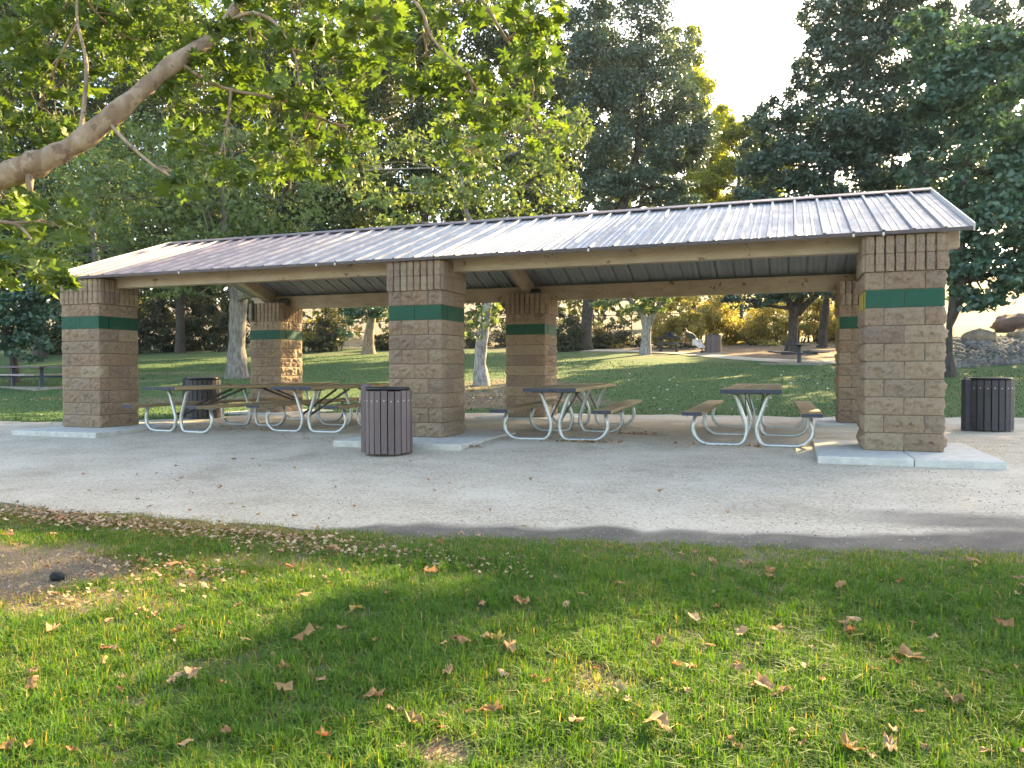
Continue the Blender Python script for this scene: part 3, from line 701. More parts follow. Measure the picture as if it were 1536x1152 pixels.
# local: -x toward the table, y away from us, z up
hip = (-.48, 0, .60); sho = (-.90, 0, 1.02)
body = [(hip, (.15, .12)), ((-.62, 0, .74), (.145, .12)), ((-.78, 0, .90), (.165, .12)), ((-.88, 0, 1.0), (.15, .10)), ((-.95, 0, 1.06), .055), ((-1.02, 0, 1.09), (.10, .095)), ((-1.09, 0, 1.12), (.10, .095)),
        ((-.88, -.19, .97), .062), ((-.97, -.25, .74), .048), ((-1.05, -.20, .53), .038), ((-1.10, -.19, .475), .036),
        ((-.88, .19, .97), .062), ((-.97, .25, .74), .048), ((-1.05, .20, .53), .038), ((-1.10, .19, .475), .036),
        ((-.44, -.10, .56), .095), ((-.24, -.11, .33), .068), ((-.04, -.11, .10), .042), ((-.09, -.11, .035), .035),
        ((-.44, .10, .56), .095), ((-.20, .11, .34), .068), ((.04, .11, .10), .042), ((-.02, .11, .035), .035)]
E_ = [(0, 1), (1, 2), (2, 3), (3, 4), (4, 5), (5, 6), (3, 7), (7, 8), (8, 9), (9, 10), (3, 11), (11, 12), (12, 13), (13, 14), (0, 15), (15, 16), (16, 17), (17, 18), (0, 19), (19, 20), (20, 21), (21, 22)]
skinned('body', body, E_, MAT['skin'], per)
skinned('shirt', [((-.50, 0, .62), (.19, .175)), ((-.62, 0, .74), (.20, .19)), ((-.78, 0, .90), (.23, .20)), ((-.89, 0, 1.01), (.20, .16)), ((-.88, -.20, .96), .08), ((-.92, -.235, .85), .07), ((-.88, .20, .96), .08), ((-.92, .235, .85), .07)],
        [(0, 1), (1, 2), (2, 3), (3, 4), (4, 5), (3, 6), (6, 7)], MAT['shirt'], per)
skinned('shorts', [((-.47, 0, .59), (.19, .165)), ((-.42, -.10, .54), .135), ((-.24, -.11, .33), .105), ((-.12, -.11, .20), .085), ((-.42, .10, .54), .135), ((-.20, .11, .34), .105), ((-.06, .11, .21), .085)], [(0, 1), (1, 2), (2, 3), (0, 4), (4, 5), (5, 6)], MAT['shorts'], per)
for sy, sx in ((-.11, -.04), (.11, .04)):
    mb = MB(); mb.lathe([(0, 0), (.055, .0), (.06, .04), (.045, .09), (0, .10)], 10); o = mb.build('shoe', MAT['hair'], per, True, loc=(sx-.04, sy, 0)); o.scale = (2.0, .9, 1)
mb = MB(); mb.lathe([(0, .10), (.05, .09), (.085, .05), (.098, 0), (.085, -.04)], 12); mb.build('hair', MAT['hair'], per, True, loc=(-1.09, 0, 1.16), rot=(0, -.5, 0)).scale = (1.25, 1.2, 1.2)

# ------------------------------------------------------------------ boulders and the stony bank
def boulder(name, label, px, py, wm, hm, mat, seed, dd=1.0):
    P, d = G(px, py); bm = bmesh.new(); bmesh.ops.create_icosphere(bm, subdivisions=3, radius=1)
    for v in bm.verts:
        n = fbm(np.array(v.co.x*1.7+seed), np.array(v.co.y*1.7+v.co.z*2.3), seed); k = .55+.9*float(n)
        v.co = Vector((v.co.x*wm/2*k, v.co.y*wm*.4*dd*k, (max(v.co.z, -.5)*k)*hm*.62+hm*.3))
    me = bpy.data.meshes.new(name); bm.to_mesh(me); bm.free(); me.materials.append(mat); me.polygons.foreach_set('use_smooth', [True]*len(me.polygons))
    o = link(name, me, None, (P[0], P[1]+.3, P[2]-.05), (0, 0, YAW)); tag(o, label, 'boulder', 'boulders on the stony bank'); return o
boulder('boulder', 'brown boulder lying on top of the grey stone bank', 1470, 513, 1.05, .62, MAT['rock'], 3)
boulder('boulder', 'tan boulder at the frame edge, right of the brown one', 1536, 509, .9, .5, MAT['rock'], 9)
boulder('boulder', 'large purplish mound rising behind the tan boulder', 1540, 497, 2.8, .95, MAT['purple_rock'], 14)
# riprap: real stones over the bank
Vc, Fc = [], []
bm = bmesh.new(); bmesh.ops.create_icosphere(bm, subdivisions=1, radius=1); ico = np.array([v.co[:] for v in bm.verts]); icf = np.array([[v.index for v in f.verts] for f in bm.faces]); bm.free()
N = 5200
dd = rng.uniform(25.5, 31, N); lat = rng.uniform(.50, .86, N)*dd
sx_, sy_ = wedge(dd, lat); keep = (sy_ > 18.6+.5*fbm(sx_*.4, sx_*0, 77)) & (sy_ < 25.2); sx_, sy_ = sx_[keep], sy_[keep]; N = len(sx_)
s_ = rng.uniform(.03, .10, N); sq = rng.uniform(.6, 1.2, (N, 1, 3)); jit = 1+.35*(rng.random((N, len(ico), 1))-.5)
V = np.stack([sx_, sy_, gz(sx_, sy_)+s_*.25], 1)[:, None]+ico[None]*s_[:, None, None]*sq*jit
F = (icf[None]+(np.arange(N)*len(ico))[:, None, None]).reshape(-1, 3)
tag(link('riprap', np_mesh('riprap', V.reshape(-1, 3), F, MAT['cobble'])), kind='stuff')
# pebbles on the gravel path
octa = np.array([(1, 0, 0), (-1, 0, 0), (0, 1, 0), (0, -1, 0), (0, 0, 1), (0, 0, -1.)]); octf = np.array([(0, 2, 4), (2, 1, 4), (1, 3, 4), (3, 0, 4), (2, 0, 5), (1, 2, 5), (3, 1, 5), (0, 3, 5)])
N = 15000
dd = 4.4+6.5*rng.random(N)**1.5; lat = rng.uniform(-.85, .85, N)*dd; sx_, sy_ = wedge(dd, lat)
keep = (sy_ > polyx(FE, sx_)+.04) & (sy_ < 6); sx_, sy_ = sx_[keep], sy_[keep]; N = len(sx_)
s_ = .003+.006*rng.random(N)**3
V = np.stack([sx_, sy_, gz(sx_, sy_)+.008+s_*.1], 1)[:, None]+octa[None]*s_[:, None, None]*rng.uniform(.6, 1.2, (N, 1, 3))
F = (octf[None]+(np.arange(N)*6)[:, None, None]).reshape(-1, 3)
tag(link('gravel', np_mesh('gravel', V.reshape(-1, 3), F, MAT['pebble'])), kind='stuff')

# ------------------------------------------------------------------ thin bluish volume added to stand in for lens glare over the trees
VEIL_DENSITY = 0.00017
if VEIL_DENSITY:
    mb = MB(); mb.box(-150, 150, -20, 135, -2.5, 42)
    hz = bpy.data.materials.new('glare_veil'); hz.use_nodes = True; hn = hz.node_tree; hn.nodes.remove(hn.nodes['Principled BSDF'])
    pv = nd(hn, 'ShaderNodeVolumePrincipled'); pv.inputs['Color'].default_value = (.62, .82, 1, 1); pv.inputs['Density'].default_value = VEIL_DENSITY; pv.inputs['Anisotropy'].default_value = .4
    hn.links.new(pv.outputs[0], hn.nodes['Material Output'].inputs['Volume'])
    tag(mb.build('veil_volume', hz), kind='stuff')
# ------------------------------------------------------------------ trees
def blob_points(blobs, leaf_m, cov, spread=.34, flat=.75):
    Cs, Os, Ts, clumps = [], [], [], []
    for bl in blobs:
        px, py, rx, ry, d = bl[:5]; k = bl[5] if len(bl) > 5 else 1.0
        c = W(px, py, d); Rx, Rz = M(rx, d), M(ry, d); Ry = min((Rx+Rz)/2, 6.0)
        area = PI*rx*ry; lp = leaf_m*FOC/d; n = int(max(20, cov*k*area/(.17*lp*lp)))
        n = min(n, 30000)
        ncl = int(np.clip(14+area/900, 14, 70))
        u = rand_unit(ncl); r = rng.uniform(.35, 1.0, ncl)**.6
        cc = u*r[:, None]*.88
        which = rng.integers(0, ncl, n); wsz = rng.uniform(.6, 1.25, ncl)*spread
        q = rand_unit(n)*(rng.random(n)**.45)[:, None]*wsz[which][:, None]
        q[:, 2] *= flat
        p = cc[which]+q
        f3 = np.array([math.sin(YAW), math.cos(YAW), 0]); r3 = np.array([math.cos(YAW), -math.sin(YAW), 0])
        pos = c+p[:, 0, None]*Rx*r3+p[:, 1, None]*Ry*f3+p[:, 2, None]*Rz*np.array([0, 0, 1.])
        Cs.append(pos); Os.append(p/np.maximum(.2, np.linalg.norm(p, axis=1))[:, None])
        Ts.append(np.clip(rng.normal(.45, .2, n)+(rng.random(ncl)-.5)[which]*.35, 0, 1))
        clumps.append((c, c+cc[:, 0, None]*Rx*r3+cc[:, 1, None]*Ry*f3+cc[:, 2, None]*Rz*np.array([0, 0, 1.])))
    return np.concatenate(Cs), np.concatenate(Os), np.concatenate(Ts), clumps
def curve3(a, b, sag, n=6):
    a = np.asarray(a, float); b = np.asarray(b, float); L = np.linalg.norm(b-a)
    mid = (a+b)/2+np.array([0, 0, 1.])*sag*L+rng.normal(size=3)*L*.07
    return [tuple(a*(1-t)**2+2*mid*t*(1-t)+b*t*t) for t in np.linspace(0, 1, n)]
def tree(name, label, d, trunk, blobs, lm, bm_, leaf=.14, cov=3.0, tmpl=RHOMB, group=None, cat='tree', twigs=5, upb=.5, base_py=None, flare=1.5, limb=.42, forks=()):
    """trunk: (px, py, width px) from the ground up at distance d"""
    bx, by = W(trunk[0][0], trunk[0][1], d)[:2]; bz = float(gz(bx, by)); base = np.array([bx, by, bz])
    t = thing(name, label, cat, tuple(base), 0, group)
    pts = [np.array([bx, by, bz-.25])]; rad = [M(trunk[0][2], d)/2*flare]
    pts.append(base+np.array([0, 0, .12])); rad.append(M(trunk[0][2], d)/2*(1+(flare-1)*.55))
    for i, (px, py, w) in enumerate(trunk):
        p = W(px, py, d)+(rng.normal(size=3)*.05*M(w, d) if i else 0)
        if p[2] > pts[-1][2]+.15: pts.append(p); rad.append(M(w, d)/2)
    mb = MB()
    # smooth the trunk line
    P2, R2 = [], []
    for i in range(len(pts)-1):
        for k in range(3): s_ = k/3; P2.append(pts[i]*(1-s_)+pts[i+1]*s_); R2.append(rad[i]*(1-s_)+rad[i+1]*s_)
    P2.append(pts[-1]); R2.append(rad[-1])
    mb.tube(P2, R2, 12, wob=.16)
    for fk in forks: mb.tube([tuple(W(q[0], q[1], d)) for q in fk], [M(q[2], d)/2 for q in fk], 9, wob=.12)
    C, O, T, cl = blob_points(blobs, leaf, cov)
    tr = np.array(P2)
    for (c, cc) in cl:
        lo = [i for i in range(2, len(P2)) if tr[i][2] < c[2]+.3] or [len(P2)-1]
        j = min(lo, key=lambda i: np.linalg.norm(tr[i]-c)+.5*max(0, 2-i)); r0 = max(.02, R2[j]*limb*(1.0 if j < len(P2)-1 else 1.6))
        L = curve3(tr[j], c, .06, 7); mb.tube(L, list(np.linspace(r0, r0*.4, 7)), 7, wob=.15, cap=False)
        for q in cc[rng.permutation(len(cc))[:twigs]]:
            i0 = int(rng.integers(2, 7)); mb.tube(curve3(L[i0], q, .04, 5), list(np.linspace(r0*.38, r0*.1, 5)), 5, cap=False)
    mb.v = [(v[0]-base[0], v[1]-base[1], v[2]-base[2]) for v in mb.v]
    mb.build('trunk', bm_, t, True)
    sz = leaf*rng.uniform(.7, 1.3, len(C))
    cr = link('crown', leaf_mesh('crown', C-base, sz, tmpl, lm, T, upb, O*.5), t)
    return t
def shrub(name, label, d, base, blobs, lm, leaf=.12, cov=2.5, cat='shrub', group=None, stems=6, bm_=None):
    bx, by = W(base[0], base[1], d)[:2]; b_ = np.array([bx, by, float(gz(bx, by))])
    t = thing(name, label, cat, tuple(b_), 0, group); C, O, T, cl = blob_points(blobs, leaf, cov); ok = C[:, 2] > gz(C[:, 0], C[:, 1])-.02
    C, O, T = C[ok], O[ok], T[ok]
    mb = MB()
    for (c, cc) in cl:
        for q in cc[:stems]:
            g0 = np.array([c[0]*.6+q[0]*.4, c[1]*.6+q[1]*.4, 0]); g0[2] = gz(g0[0], g0[1])-.05
            mb.tube(curve3(g0, q, .05, 5), list(np.linspace(.05, .012, 5)), 5, cap=False)
    mb.v = [(v[0]-b_[0], v[1]-b_[1], v[2]-b_[2]) for v in mb.v]; tag(mb.build('stem', bm_ or MAT['bark_dark'], t), kind='stuff')
    link('foliage', leaf_mesh('foliage', C-b_, leaf*rng.uniform(.7, 1.3, len(C)), RHOMB, lm, T, .3, O*.4), t); return t

# sycamores on the lawn just behind the shelter
tree('sycamore_tree', 'grey trunked sycamore between the two left pillars', 30.5, [(355, 566, 27), (356, 520, 24), (358, 470, 25), (357, 440, 26), (350, 400, 17), (335, 330, 12), (330, 260, 8)],
     [(180, 300, 110, 70, 29), (300, 310, 120, 80, 29), (420, 300, 100, 70, 30), (230, 230, 120, 60, 31), (350, 230, 110, 60, 31), (150, 370, 80, 40, 28.5), (270, 375, 90, 40, 29), (400, 365, 80, 35, 30), (285, 428, 60, 16, 29, .7), (380, 442, 22, 12, 29, .5)], MAT['lf_syc'], MAT['bark_syc'], .21, .75, SYC, twigs=7)
tree('sycamore_tree', 'spotted white trunked small sycamore beyond the middle pillar', 24.5, [(722, 580, 21), (721, 545, 17), (722, 515, 18), (728, 480, 14), (735, 440, 11), (730, 380, 9), (700, 320, 7), (690, 250, 5)],
     [(610, 290, 80, 45, 24), (720, 270, 90, 60, 24.5), (815, 280, 65, 55, 25), (660, 220, 90, 45, 25), (770, 205, 85, 45, 25), (850, 195, 45, 45, 25), (580, 350, 50, 35, 24.5), (720, 345, 80, 28, 25), (725, 470, 35, 26, 24.3, .8), (712, 500, 20, 15, 24, .6), (545, 255, 45, 60, 25)], MAT['lf_syc'], MAT['bark_pale'], .20, .75, SYC, twigs=7)
tree('sycamore_tree', 'pale trunked little sycamore left of the person and black table', 38.9, [(968, 533, 16), (969, 510, 14), (970, 490, 14), (966, 474, 10), (950, 455, 7), (935, 440, 5)],
     [(945, 452, 40, 22, 38.5), (975, 450, 35, 26, 38.7), (990, 415, 70, 30, 39), (930, 400, 60, 30, 39), (905, 455, 28, 10, 38.5, .7)], MAT['lf_syc'], MAT['bark_pale'], .16, 1.0, SYC, forks=[[(970, 492, 12), (980, 470, 9), (996, 452, 6), (1012, 438, 5)]], flare=1.25)
tree('broadleaf_tree', 'low dark green tree at the left edge behind the long park table', 31.5, [(22, 556, 12), (18, 530, 10), (10, 500, 9), (5, 460, 7), (0, 430, 5)],
     [(10, 480, 70, 55, 31), (60, 470, 45, 50, 31.5), (-60, 470, 70, 60, 31.5), (40, 520, 50, 22, 30.5, .8), (30, 425, 80, 40, 32), (-70, 400, 80, 60, 32)], MAT['lf_oak_near'], MAT['bark_dark'], .22, 2.6)
tree('sycamore_tree', 'sycamore with a pale leaning limb between the two left pillars', 37, [(148, 545, 20), (148, 500, 16), (150, 455, 16), (146, 400, 12), (140, 350, 9), (140, 300, 6)],
     [(120, 330, 100, 60, 37), (60, 300, 90, 70, 37), (50, 380, 80, 40, 36.5), (170, 265, 90, 60, 38), (240, 432, 45, 20, 36)], MAT['lf_syc'], MAT['bark_syc'], .22, .75, SYC)
# oaks
tree('oak_tree', 'tall dark oak with ragged bluish crown left of the sky gap', 45, [(878, 512, 19), (880, 480, 17), (884, 440, 18), (900, 390, 17), (930, 320, 15), (955, 230, 11), (965, 120, 7), (960, 30, 4)],
     [(950, 230, 85, 70, 45), (1020, 210, 60, 55, 45), (905, 190, 60, 80, 45), (975, 140, 85, 60, 45), (920, 90, 70, 60, 45), (1000, 70, 60, 50, 45, .7), (940, 20, 80, 50, 45, .75), (960, -50, 70, 50, 45, .7), (900, 280, 55, 45, 45), (985, 280, 60, 30, 44.5, .7), (1035, 190, 42, 45, 45, .8), (880, 20, 50, 60, 46), (870, 110, 40, 60, 45), (1010, 300, 50, 30, 45)], MAT['lf_oak'], MAT['bark_dark'], .21, 2.3)
tree('oak_tree', 'forked dark oak behind the pedestal table with a broad tall crown', 36.5, [(1186, 531, 16), (1189, 505, 14), (1192, 480, 14), (1194, 463, 15), (1205, 440, 8), (1220, 400, 9), (1240, 320, 9), (1255, 220, 8), (1262, 110, 5), (1265, 20, 3)],
     [(1190, 250, 70, 50, 36.5), (1200, 350, 80, 60, 36.5), (1290, 350, 90, 70, 36.5), (1370, 360, 70, 60, 36.5), (1380, 150, 70, 80, 36.5), (1270, 250, 85, 60, 36.5), (1350, 250, 60, 60, 36.5), (1235, 180, 70, 60, 36.5), (1320, 170, 75, 70, 36.5), (1265, 100, 65, 60, 36.5), (1330, 80, 70, 60, 37), (1300, 15, 75, 45, 36.8), (1380, 20, 60, 60, 37), (1240, 60, 40, 40, 36.5, .8), (1160, 185, 45, 45, 36.5, .8), (1215, 120, 40, 50, 36.5, .7), (1225, 30, 30, 40, 36.5, .7), (1400, 60, 50, 60, 37), (1140, 270, 50, 40, 36.5), (1150, 225, 45, 40, 36.5), (1130, 320, 60, 40, 36.5), (1330, 20, 70, 60, 37), (1290, 210, 60, 60, 36.5), (1130, 450, 55, 14, 35.5, .9), (1180, 430, 60, 22, 35.5), (1250, 435, 60, 18, 36)], MAT['lf_oak'], MAT['bark_dark'], .215, 2.5, forks=[[(1192, 475, 12), (1184, 455, 10), (1176, 435, 8), (1165, 400, 6)], [(1196, 470, 12), (1212, 454, 9), (1228, 440, 8), (1245, 420, 7)]])
tree('oak_tree', 'slim dark trunked oak right of the forked one, in leaf litter', 41, [(1233, 508, 13), (1235, 490, 12), (1238, 470, 13), (1240, 445, 8), (1245, 400, 8), (1270, 330, 6)],
     [(1270, 400, 80, 40, 41), (1300, 330, 80, 50, 41), (1240, 320, 60, 50, 41.5), (1200, 330, 60, 45, 41)], MAT['lf_oak'], MAT['bark_dark'], .19, 2.2)
tree('oak_tree', 'big oak at the right edge overhanging the bin and boulders', 23, [(1425, 558, 14), (1424, 530, 9), (1424, 490, 9), (1432, 450, 22), (1436, 420, 22), (1440, 350, 18), (1450, 260, 14), (1460, 150, 10), (1465, 100, 6)],
     [(1470, 420, 60, 40, 22.5), (1535, 410, 50, 45, 22.5), (1440, 380, 45, 45, 23), (1500, 340, 80, 55, 22.5), (1600, 360, 80, 80, 23), (1480, 250, 75, 60, 22.5), (1560, 250, 70, 70, 22.5), (1420, 130, 65, 60, 22.5), (1500, 150, 80, 60, 22), (1450, 80, 80, 42, 22.5), (1385, 48, 42, 40, 22.5), (1505, 80, 50, 42, 22.5), (1575, 0, 42, 46, 22), (1605, 40, 60, 60, 22), (1655, 35, 55, 48, 22), (1725, 40, 60, 48, 22), (1600, 120, 70, 60, 22.5), (1640, 270, 80, 90, 24), (1380, 250, 30, 40, 23, .8), (1480, 455, 50, 14, 22, .6), (1420, 310, 30, 50, 23.5, .8), (1395, 165, 40, 30, 22.5, .8)], MAT['lf_oak_near'], MAT['bark_dark'], .20, 2.9)  # out-of-view crown lobes on the right are shaped to control sun on the lawn
tree('oak_tree', 'added oak out of view beyond the right edge, blocking the low sun', 31, [(1690, 560, 22), (1690, 480, 20), (1692, 380, 18), (1695, 250, 14), (1700, 100, 8)],  # unseen tree added as a sun blocker for path and lawn
     [(1600, 330, 110, 90, 31), (1700, 340, 120, 100, 31), (1800, 330, 100, 100, 31), (1640, 220, 120, 80, 31), (1760, 210, 110, 80, 31), (1560, 240, 90, 90, 31.5), (1690, 105, 80, 80, 31), (1775, 90, 90, 85, 31), (1860, 100, 90, 90, 31), (1790, 10, 80, 70, 31), (1870, 20, 80, 70, 31), (1720, 40, 60, 50, 31), (1710, -20, 60, 55, 31), (1790, -50, 80, 60, 31), (1870, -50, 80, 60, 31), (1655, 50, 45, 60, 31), (1700, 400, 120, 80, 31), (1850, 400, 120, 80, 31)], MAT['lf_oak'], MAT['bark_dark'], .24, 1.8)
tree('oak_tree', 'oak added mostly hidden behind the big overhanging oak to block the sun', 35, [(1402, 530, 16), (1402, 450, 15), (1415, 380, 13), (1450, 280, 10), (1470, 120, 5)],  # added to keep sun off the shelter floor and gravel
     [(1440, 300, 60, 60, 35), (1490, 230, 75, 70, 35), (1540, 300, 70, 70, 35), (1470, 150, 70, 60, 35), (1470, 55, 80, 65, 35), (1420, 90, 60, 60, 35), (1440, 380, 40, 40, 35), (1500, 110, 60, 60, 35), (1385, 240, 45, 60, 35)], MAT['lf_oak'], MAT['bark_dark'], .22, 2.4)
# dark woodland behind the sycamores, each a tree
tree('evergreen_tree', 'dark evergreen towering behind the middle sycamore crown', 47, [(640, 505, 16), (640, 440, 16), (635, 300, 13), (630, 150, 9), (630, 30, 5)],
     [(640, 330, 90, 70, 47), (560, 260, 80, 90, 47), (690, 230, 90, 90, 47), (620, 140, 100, 80, 47), (740, 130, 80, 90, 47), (650, 40, 110, 70, 47), (760, 30, 80, 80, 48), (800, 230, 70, 110, 48), (640, -60, 110, 60, 47), (820, 110, 50, 80, 48), (820, 330, 70, 40, 47), (540, 360, 80, 50, 47), (720, 350, 90, 40, 47)], MAT['lf_dark'], MAT['bark_dark'], .27, 1.9)
tree('evergreen_tree', 'dark evergreen behind the sycamore at the left pillars', 52, [(420, 505, 15), (420, 430, 15), (430, 300, 12), (440, 150, 9), (440, 40, 5)],
     [(420, 380, 110, 60, 52), (470, 260, 90, 90, 52), (380, 200, 90, 90, 52), (500, 120, 90, 80, 52), (420, 60, 100, 80, 52), (430, -50, 120, 60, 52), (330, 300, 90, 90, 52), (460, 350, 80, 50, 52), (540, 300, 70, 70, 52)], MAT['lf_dark'], MAT['bark_dark'], .29, 1.9)
tree('evergreen_tree', 'dark spreading tree between the left pillars, at the top of the lawn', 58, [(270, 508, 13), (270, 470, 12), (272, 430, 12), (270, 330, 10), (260, 200, 8), (250, 60, 5)],
     [(270, 430, 80, 22, 57), (190, 400, 80, 50, 58), (240, 300, 110, 80, 58), (330, 420, 60, 25, 57), (250, 170, 110, 80, 58), (240, 50, 110, 80, 58, .8), (260, -60, 120, 60, 58, .8)], MAT['lf_dark'], MAT['bark_dark'], .29, 1.9)
tree('evergreen_tree', 'dark tree filling the upper left corner behind the overhanging branch', 55, [(60, 505, 16), (60, 400, 15), (60, 250, 11), (60, 60, 6)],
     [(60, 380, 120, 70, 55), (-60, 300, 110, 110, 55), (100, 250, 110, 90, 55), (40, 140, 110, 80, 55, .7), (-80, 120, 110, 110, 55), (80, 20, 110, 80, 55, .6), (-60, -20, 130, 90, 55)], MAT['lf_dark'], MAT['bark_dark'], .31, 1.8)
# sunlit yellow trees further back
tree('yellow_tree', 'sunlit yellow leaved tree peeking above the tall oak beside the sky', 62, [(1040, 500, 9), (1040, 400, 9), (1042, 250, 7), (1045, 120, 4)],
     [(1035, 120, 50, 55, 62), (1055, 190, 42, 60, 62), (1022, 70, 38, 36, 62, .8), (1030, 260, 55, 60, 62), (1070, 250, 40, 50, 62)], MAT['lf_yel'], MAT['bark_dark'], .26, 3.2)
tree('yellow_tree', 'low yellow green tree under the sky gap between both oaks', 58, [(1110, 500, 9), (1110, 400, 9), (1108, 300, 6), (1108, 240, 4)],
     [(1105, 225, 55, 48, 58), (1088, 185, 34, 30, 58, .8), (1150, 250, 45, 45, 58), (1060, 300, 50, 45, 58), (1130, 210, 40, 30, 58, .8), (1090, 280, 45, 35, 58), (1135, 285, 45, 30, 58), (1120, 200, 25, 25, 58, .7), (1110, 340, 80, 50, 58)], MAT['lf_yel'], MAT['bark_dark'], .24, 3.2)
tree('yellow_tree', 'sunlit tree glimpsed behind the oak at the right', 60, [(1405, 480, 9), (1405, 400, 8), (1405, 300, 6)],
     [(1405, 220, 45, 35, 60), (1400, 300, 60, 50, 60), (1340, 300, 60, 60, 60)], MAT['lf_yel'], MAT['bark_dark'], .26, 2.0)
tree('yellow_tree', 'pale yellow green treetop showing between leaves at upper left', 75, [(190, 480, 8), (190, 300, 8), (190, 100, 5)],
     [(180, 40, 90, 60, 75, .7), (260, 60, 70, 70, 75, .7), (60, 60, 60, 60, 75, .6), (560, 10, 90, 40, 75, .7), (660, 0, 50, 40, 75, .7)], MAT['lf_yel'], MAT['bark_dark'], .30, 1.6)
tree('oak_tree', 'brown trunked tree beyond the fence between left and middle pillars', 56, [(503, 512, 6), (504, 480, 6), (502, 440, 6), (500, 380, 5)], [(500, 400, 60, 30, 56), (540, 380, 60, 30, 56)], MAT['lf_dark'], MAT['bark_limb'], .2, 1.8)
tree('oak_tree', 'stout lit trunk tree with green boughs beside the middle pillar', 48, [(553, 517, 17), (556, 495, 13), (558, 478, 12), (556, 450, 11), (550, 400, 9)],
     [(545, 468, 38, 14, 46.5), (575, 460, 30, 16, 47), (560, 410, 70, 35, 48), (520, 495, 14, 18, 46, .6)], MAT['lf_oak_near'], MAT['bark_limb'], .18, 2.4, limb=.14)
# shrubs along the far edge
SH = [(850, 500, 34, 34), (885, 515, 40, 22), (925, 505, 36, 30), (1010, 480, 40, 42), (1060, 470, 45, 48), (1108, 478, 42, 46), (1150, 485, 36, 36), (1215, 478, 40, 34), (1262, 480, 36, 38), (1300, 470, 50, 50)]
WORDS = ['grey green brush just right of the back middle pillar', 'low grey bush on the path edge near the back middle pillar', 'grey brush left of the little pale trunked sycamore', 'straw coloured brush behind the black picnic table',
         'tall sunlit dry brush behind the exercising person', 'sunlit yellow brush right of the far litter bin', 'dry brush left of the forked oak trunk', 'dry brush between the forked oak and the slim oak', 'sunlit brush left of the back right pillar', 'dry brush hidden partly by the right front pillar']
for i, (x, y, rx, ry) in enumerate(SH):
    dd_ = 46+(i % 3)*1.5
    shrub('dry_shrub' if i > 2 else 'grey_shrub', WORDS[i], dd_, (x, 525), [(x, y, rx, ry, dd_), (x+rx*.5, y+ry*.3, rx*.8, ry*.7, dd_-.8), (x-rx*.4, y+ry*.4, rx*.7, ry*.6, dd_-.5), (x, 524, rx*1.1, 14, dd_-1.5)], MAT['lf_dry'] if i > 2 else MAT['lf_grey'], .15, 1.7 if i > 2 else 1.8, group='brush along the back of the lawn')
SH2 = [(215, 480, 45, 40), (265, 475, 45, 42), (310, 480, 45, 38), (345, 470, 35, 45), (465, 495, 30, 24), (490, 490, 40, 30), (590, 505, 30, 15), (150, 470, 60, 50), (90, 490, 60, 45), (780, 505, 40, 26), (700, 500, 40, 22)]
W2 = ['dark bush just right of the left front pillar', 'broad dark bush in the gap between the left pillars', 'grey green bush left of the grey trunk', 'dark bush behind the grey sycamore trunk', 'yellow tinted bush right of the back left pillar', 'grey bush before the brown trunk', 'low bush just left of the middle pillar',
      'bush behind the left front pillar', 'shadowed bush behind the low dark tree', 'dark bush behind the back middle pillar', 'low bush behind the spotted white trunk']
for i, (x, y, rx, ry) in enumerate(SH2):
    dd_ = 60+(i % 3)*2 if i < 4 or i in (7, 8) else 54
    shrub('grey_shrub', W2[i], dd_, (x, 512), [(x, y, rx, ry, dd_), (x+rx*.4, y+ry*.4, rx*.7, ry*.6, dd_-1), (x-rx*.2, 514, rx*1.1, 16, dd_-1.5)], MAT['lf_dry'] if i == 4 else MAT['lf_grey'], .2, 2.2, group='bushes at the top of the lawn')
# rail and wire fence behind the brush
fa, fb = W(400, 480, 53), W(1180, 480, 50)
fence = thing('wire_fence', 'thin dark wire fence with top rail along the woodland edge', 'fence', (fa[0], fa[1], float(gz(fa[0], fa[1]))))
fo = np.array(fence.location); nseg = 14; top = []
for i in range(nseg+1):
    p = fa+(fb-fa)*i/nseg; z = float(gz(p[0], p[1])); q = np.array([p[0], p[1], z])-fo; top.append(q+np.array([0, 0, 1.95]))
    mb = MB(); mb.tube([tuple(q-np.array([0, 0, .2])), tuple(q+np.array([0, 0, 2.0]))], .035, 6); mb.build('post', MAT['dark_steel'], fence)
for i in range(nseg):
    mb = MB(); mb.tube([tuple(top[i]), tuple(top[i+1])], .028, 6); mb.build('rail', MAT['dark_steel'], fence)
mb = MB()
for i in range(nseg):
    a, b_ = top[i], top[i+1]; n = 18
    for k in range(n):
        p = a+(b_-a)*k/n; q = a+(b_-a)*((k+5)/n); q[2] -= 1.9; p2 = a+(b_-a)*((k+5)/n); q2 = a+(b_-a)*k/n; q2[2] -= 1.9
        if k+5 <= n: mb.beam(p, q, .006, .006, upv=(1, 0, 0)); mb.beam(p2, q2, .006, .006, upv=(1, 0, 0))
tag(mb.build('wire_mesh', MAT['dark_steel'], fence), kind='stuff')
# far-off woods that read as one mass
fb_ = []
for x in range(-420, 1000, 75): fb_ += [(x, 420+20*math.sin(x), 90, 90, 88+8*math.sin(x*.7)), (x+30, 280, 95, 95, 92), (x, 140+30*math.sin(x*.03), 95, 95, 95)]
for x in range(980, 1180, 55): fb_ += [(x, 420, 70, 60, 90)]
for x in range(1180, 1420, 60): fb_ += [(x, 430, 75, 45, 90)]
C, O, T, _ = blob_points(fb_, .9, .8)
tag(link('far_woods', leaf_mesh('far_woods', C, .9*rng.uniform(.6, 1.3, len(C)), RHOMB, MAT['lf_far'], np.clip(T, 0, 1), .4, O*.4)), kind='stuff')

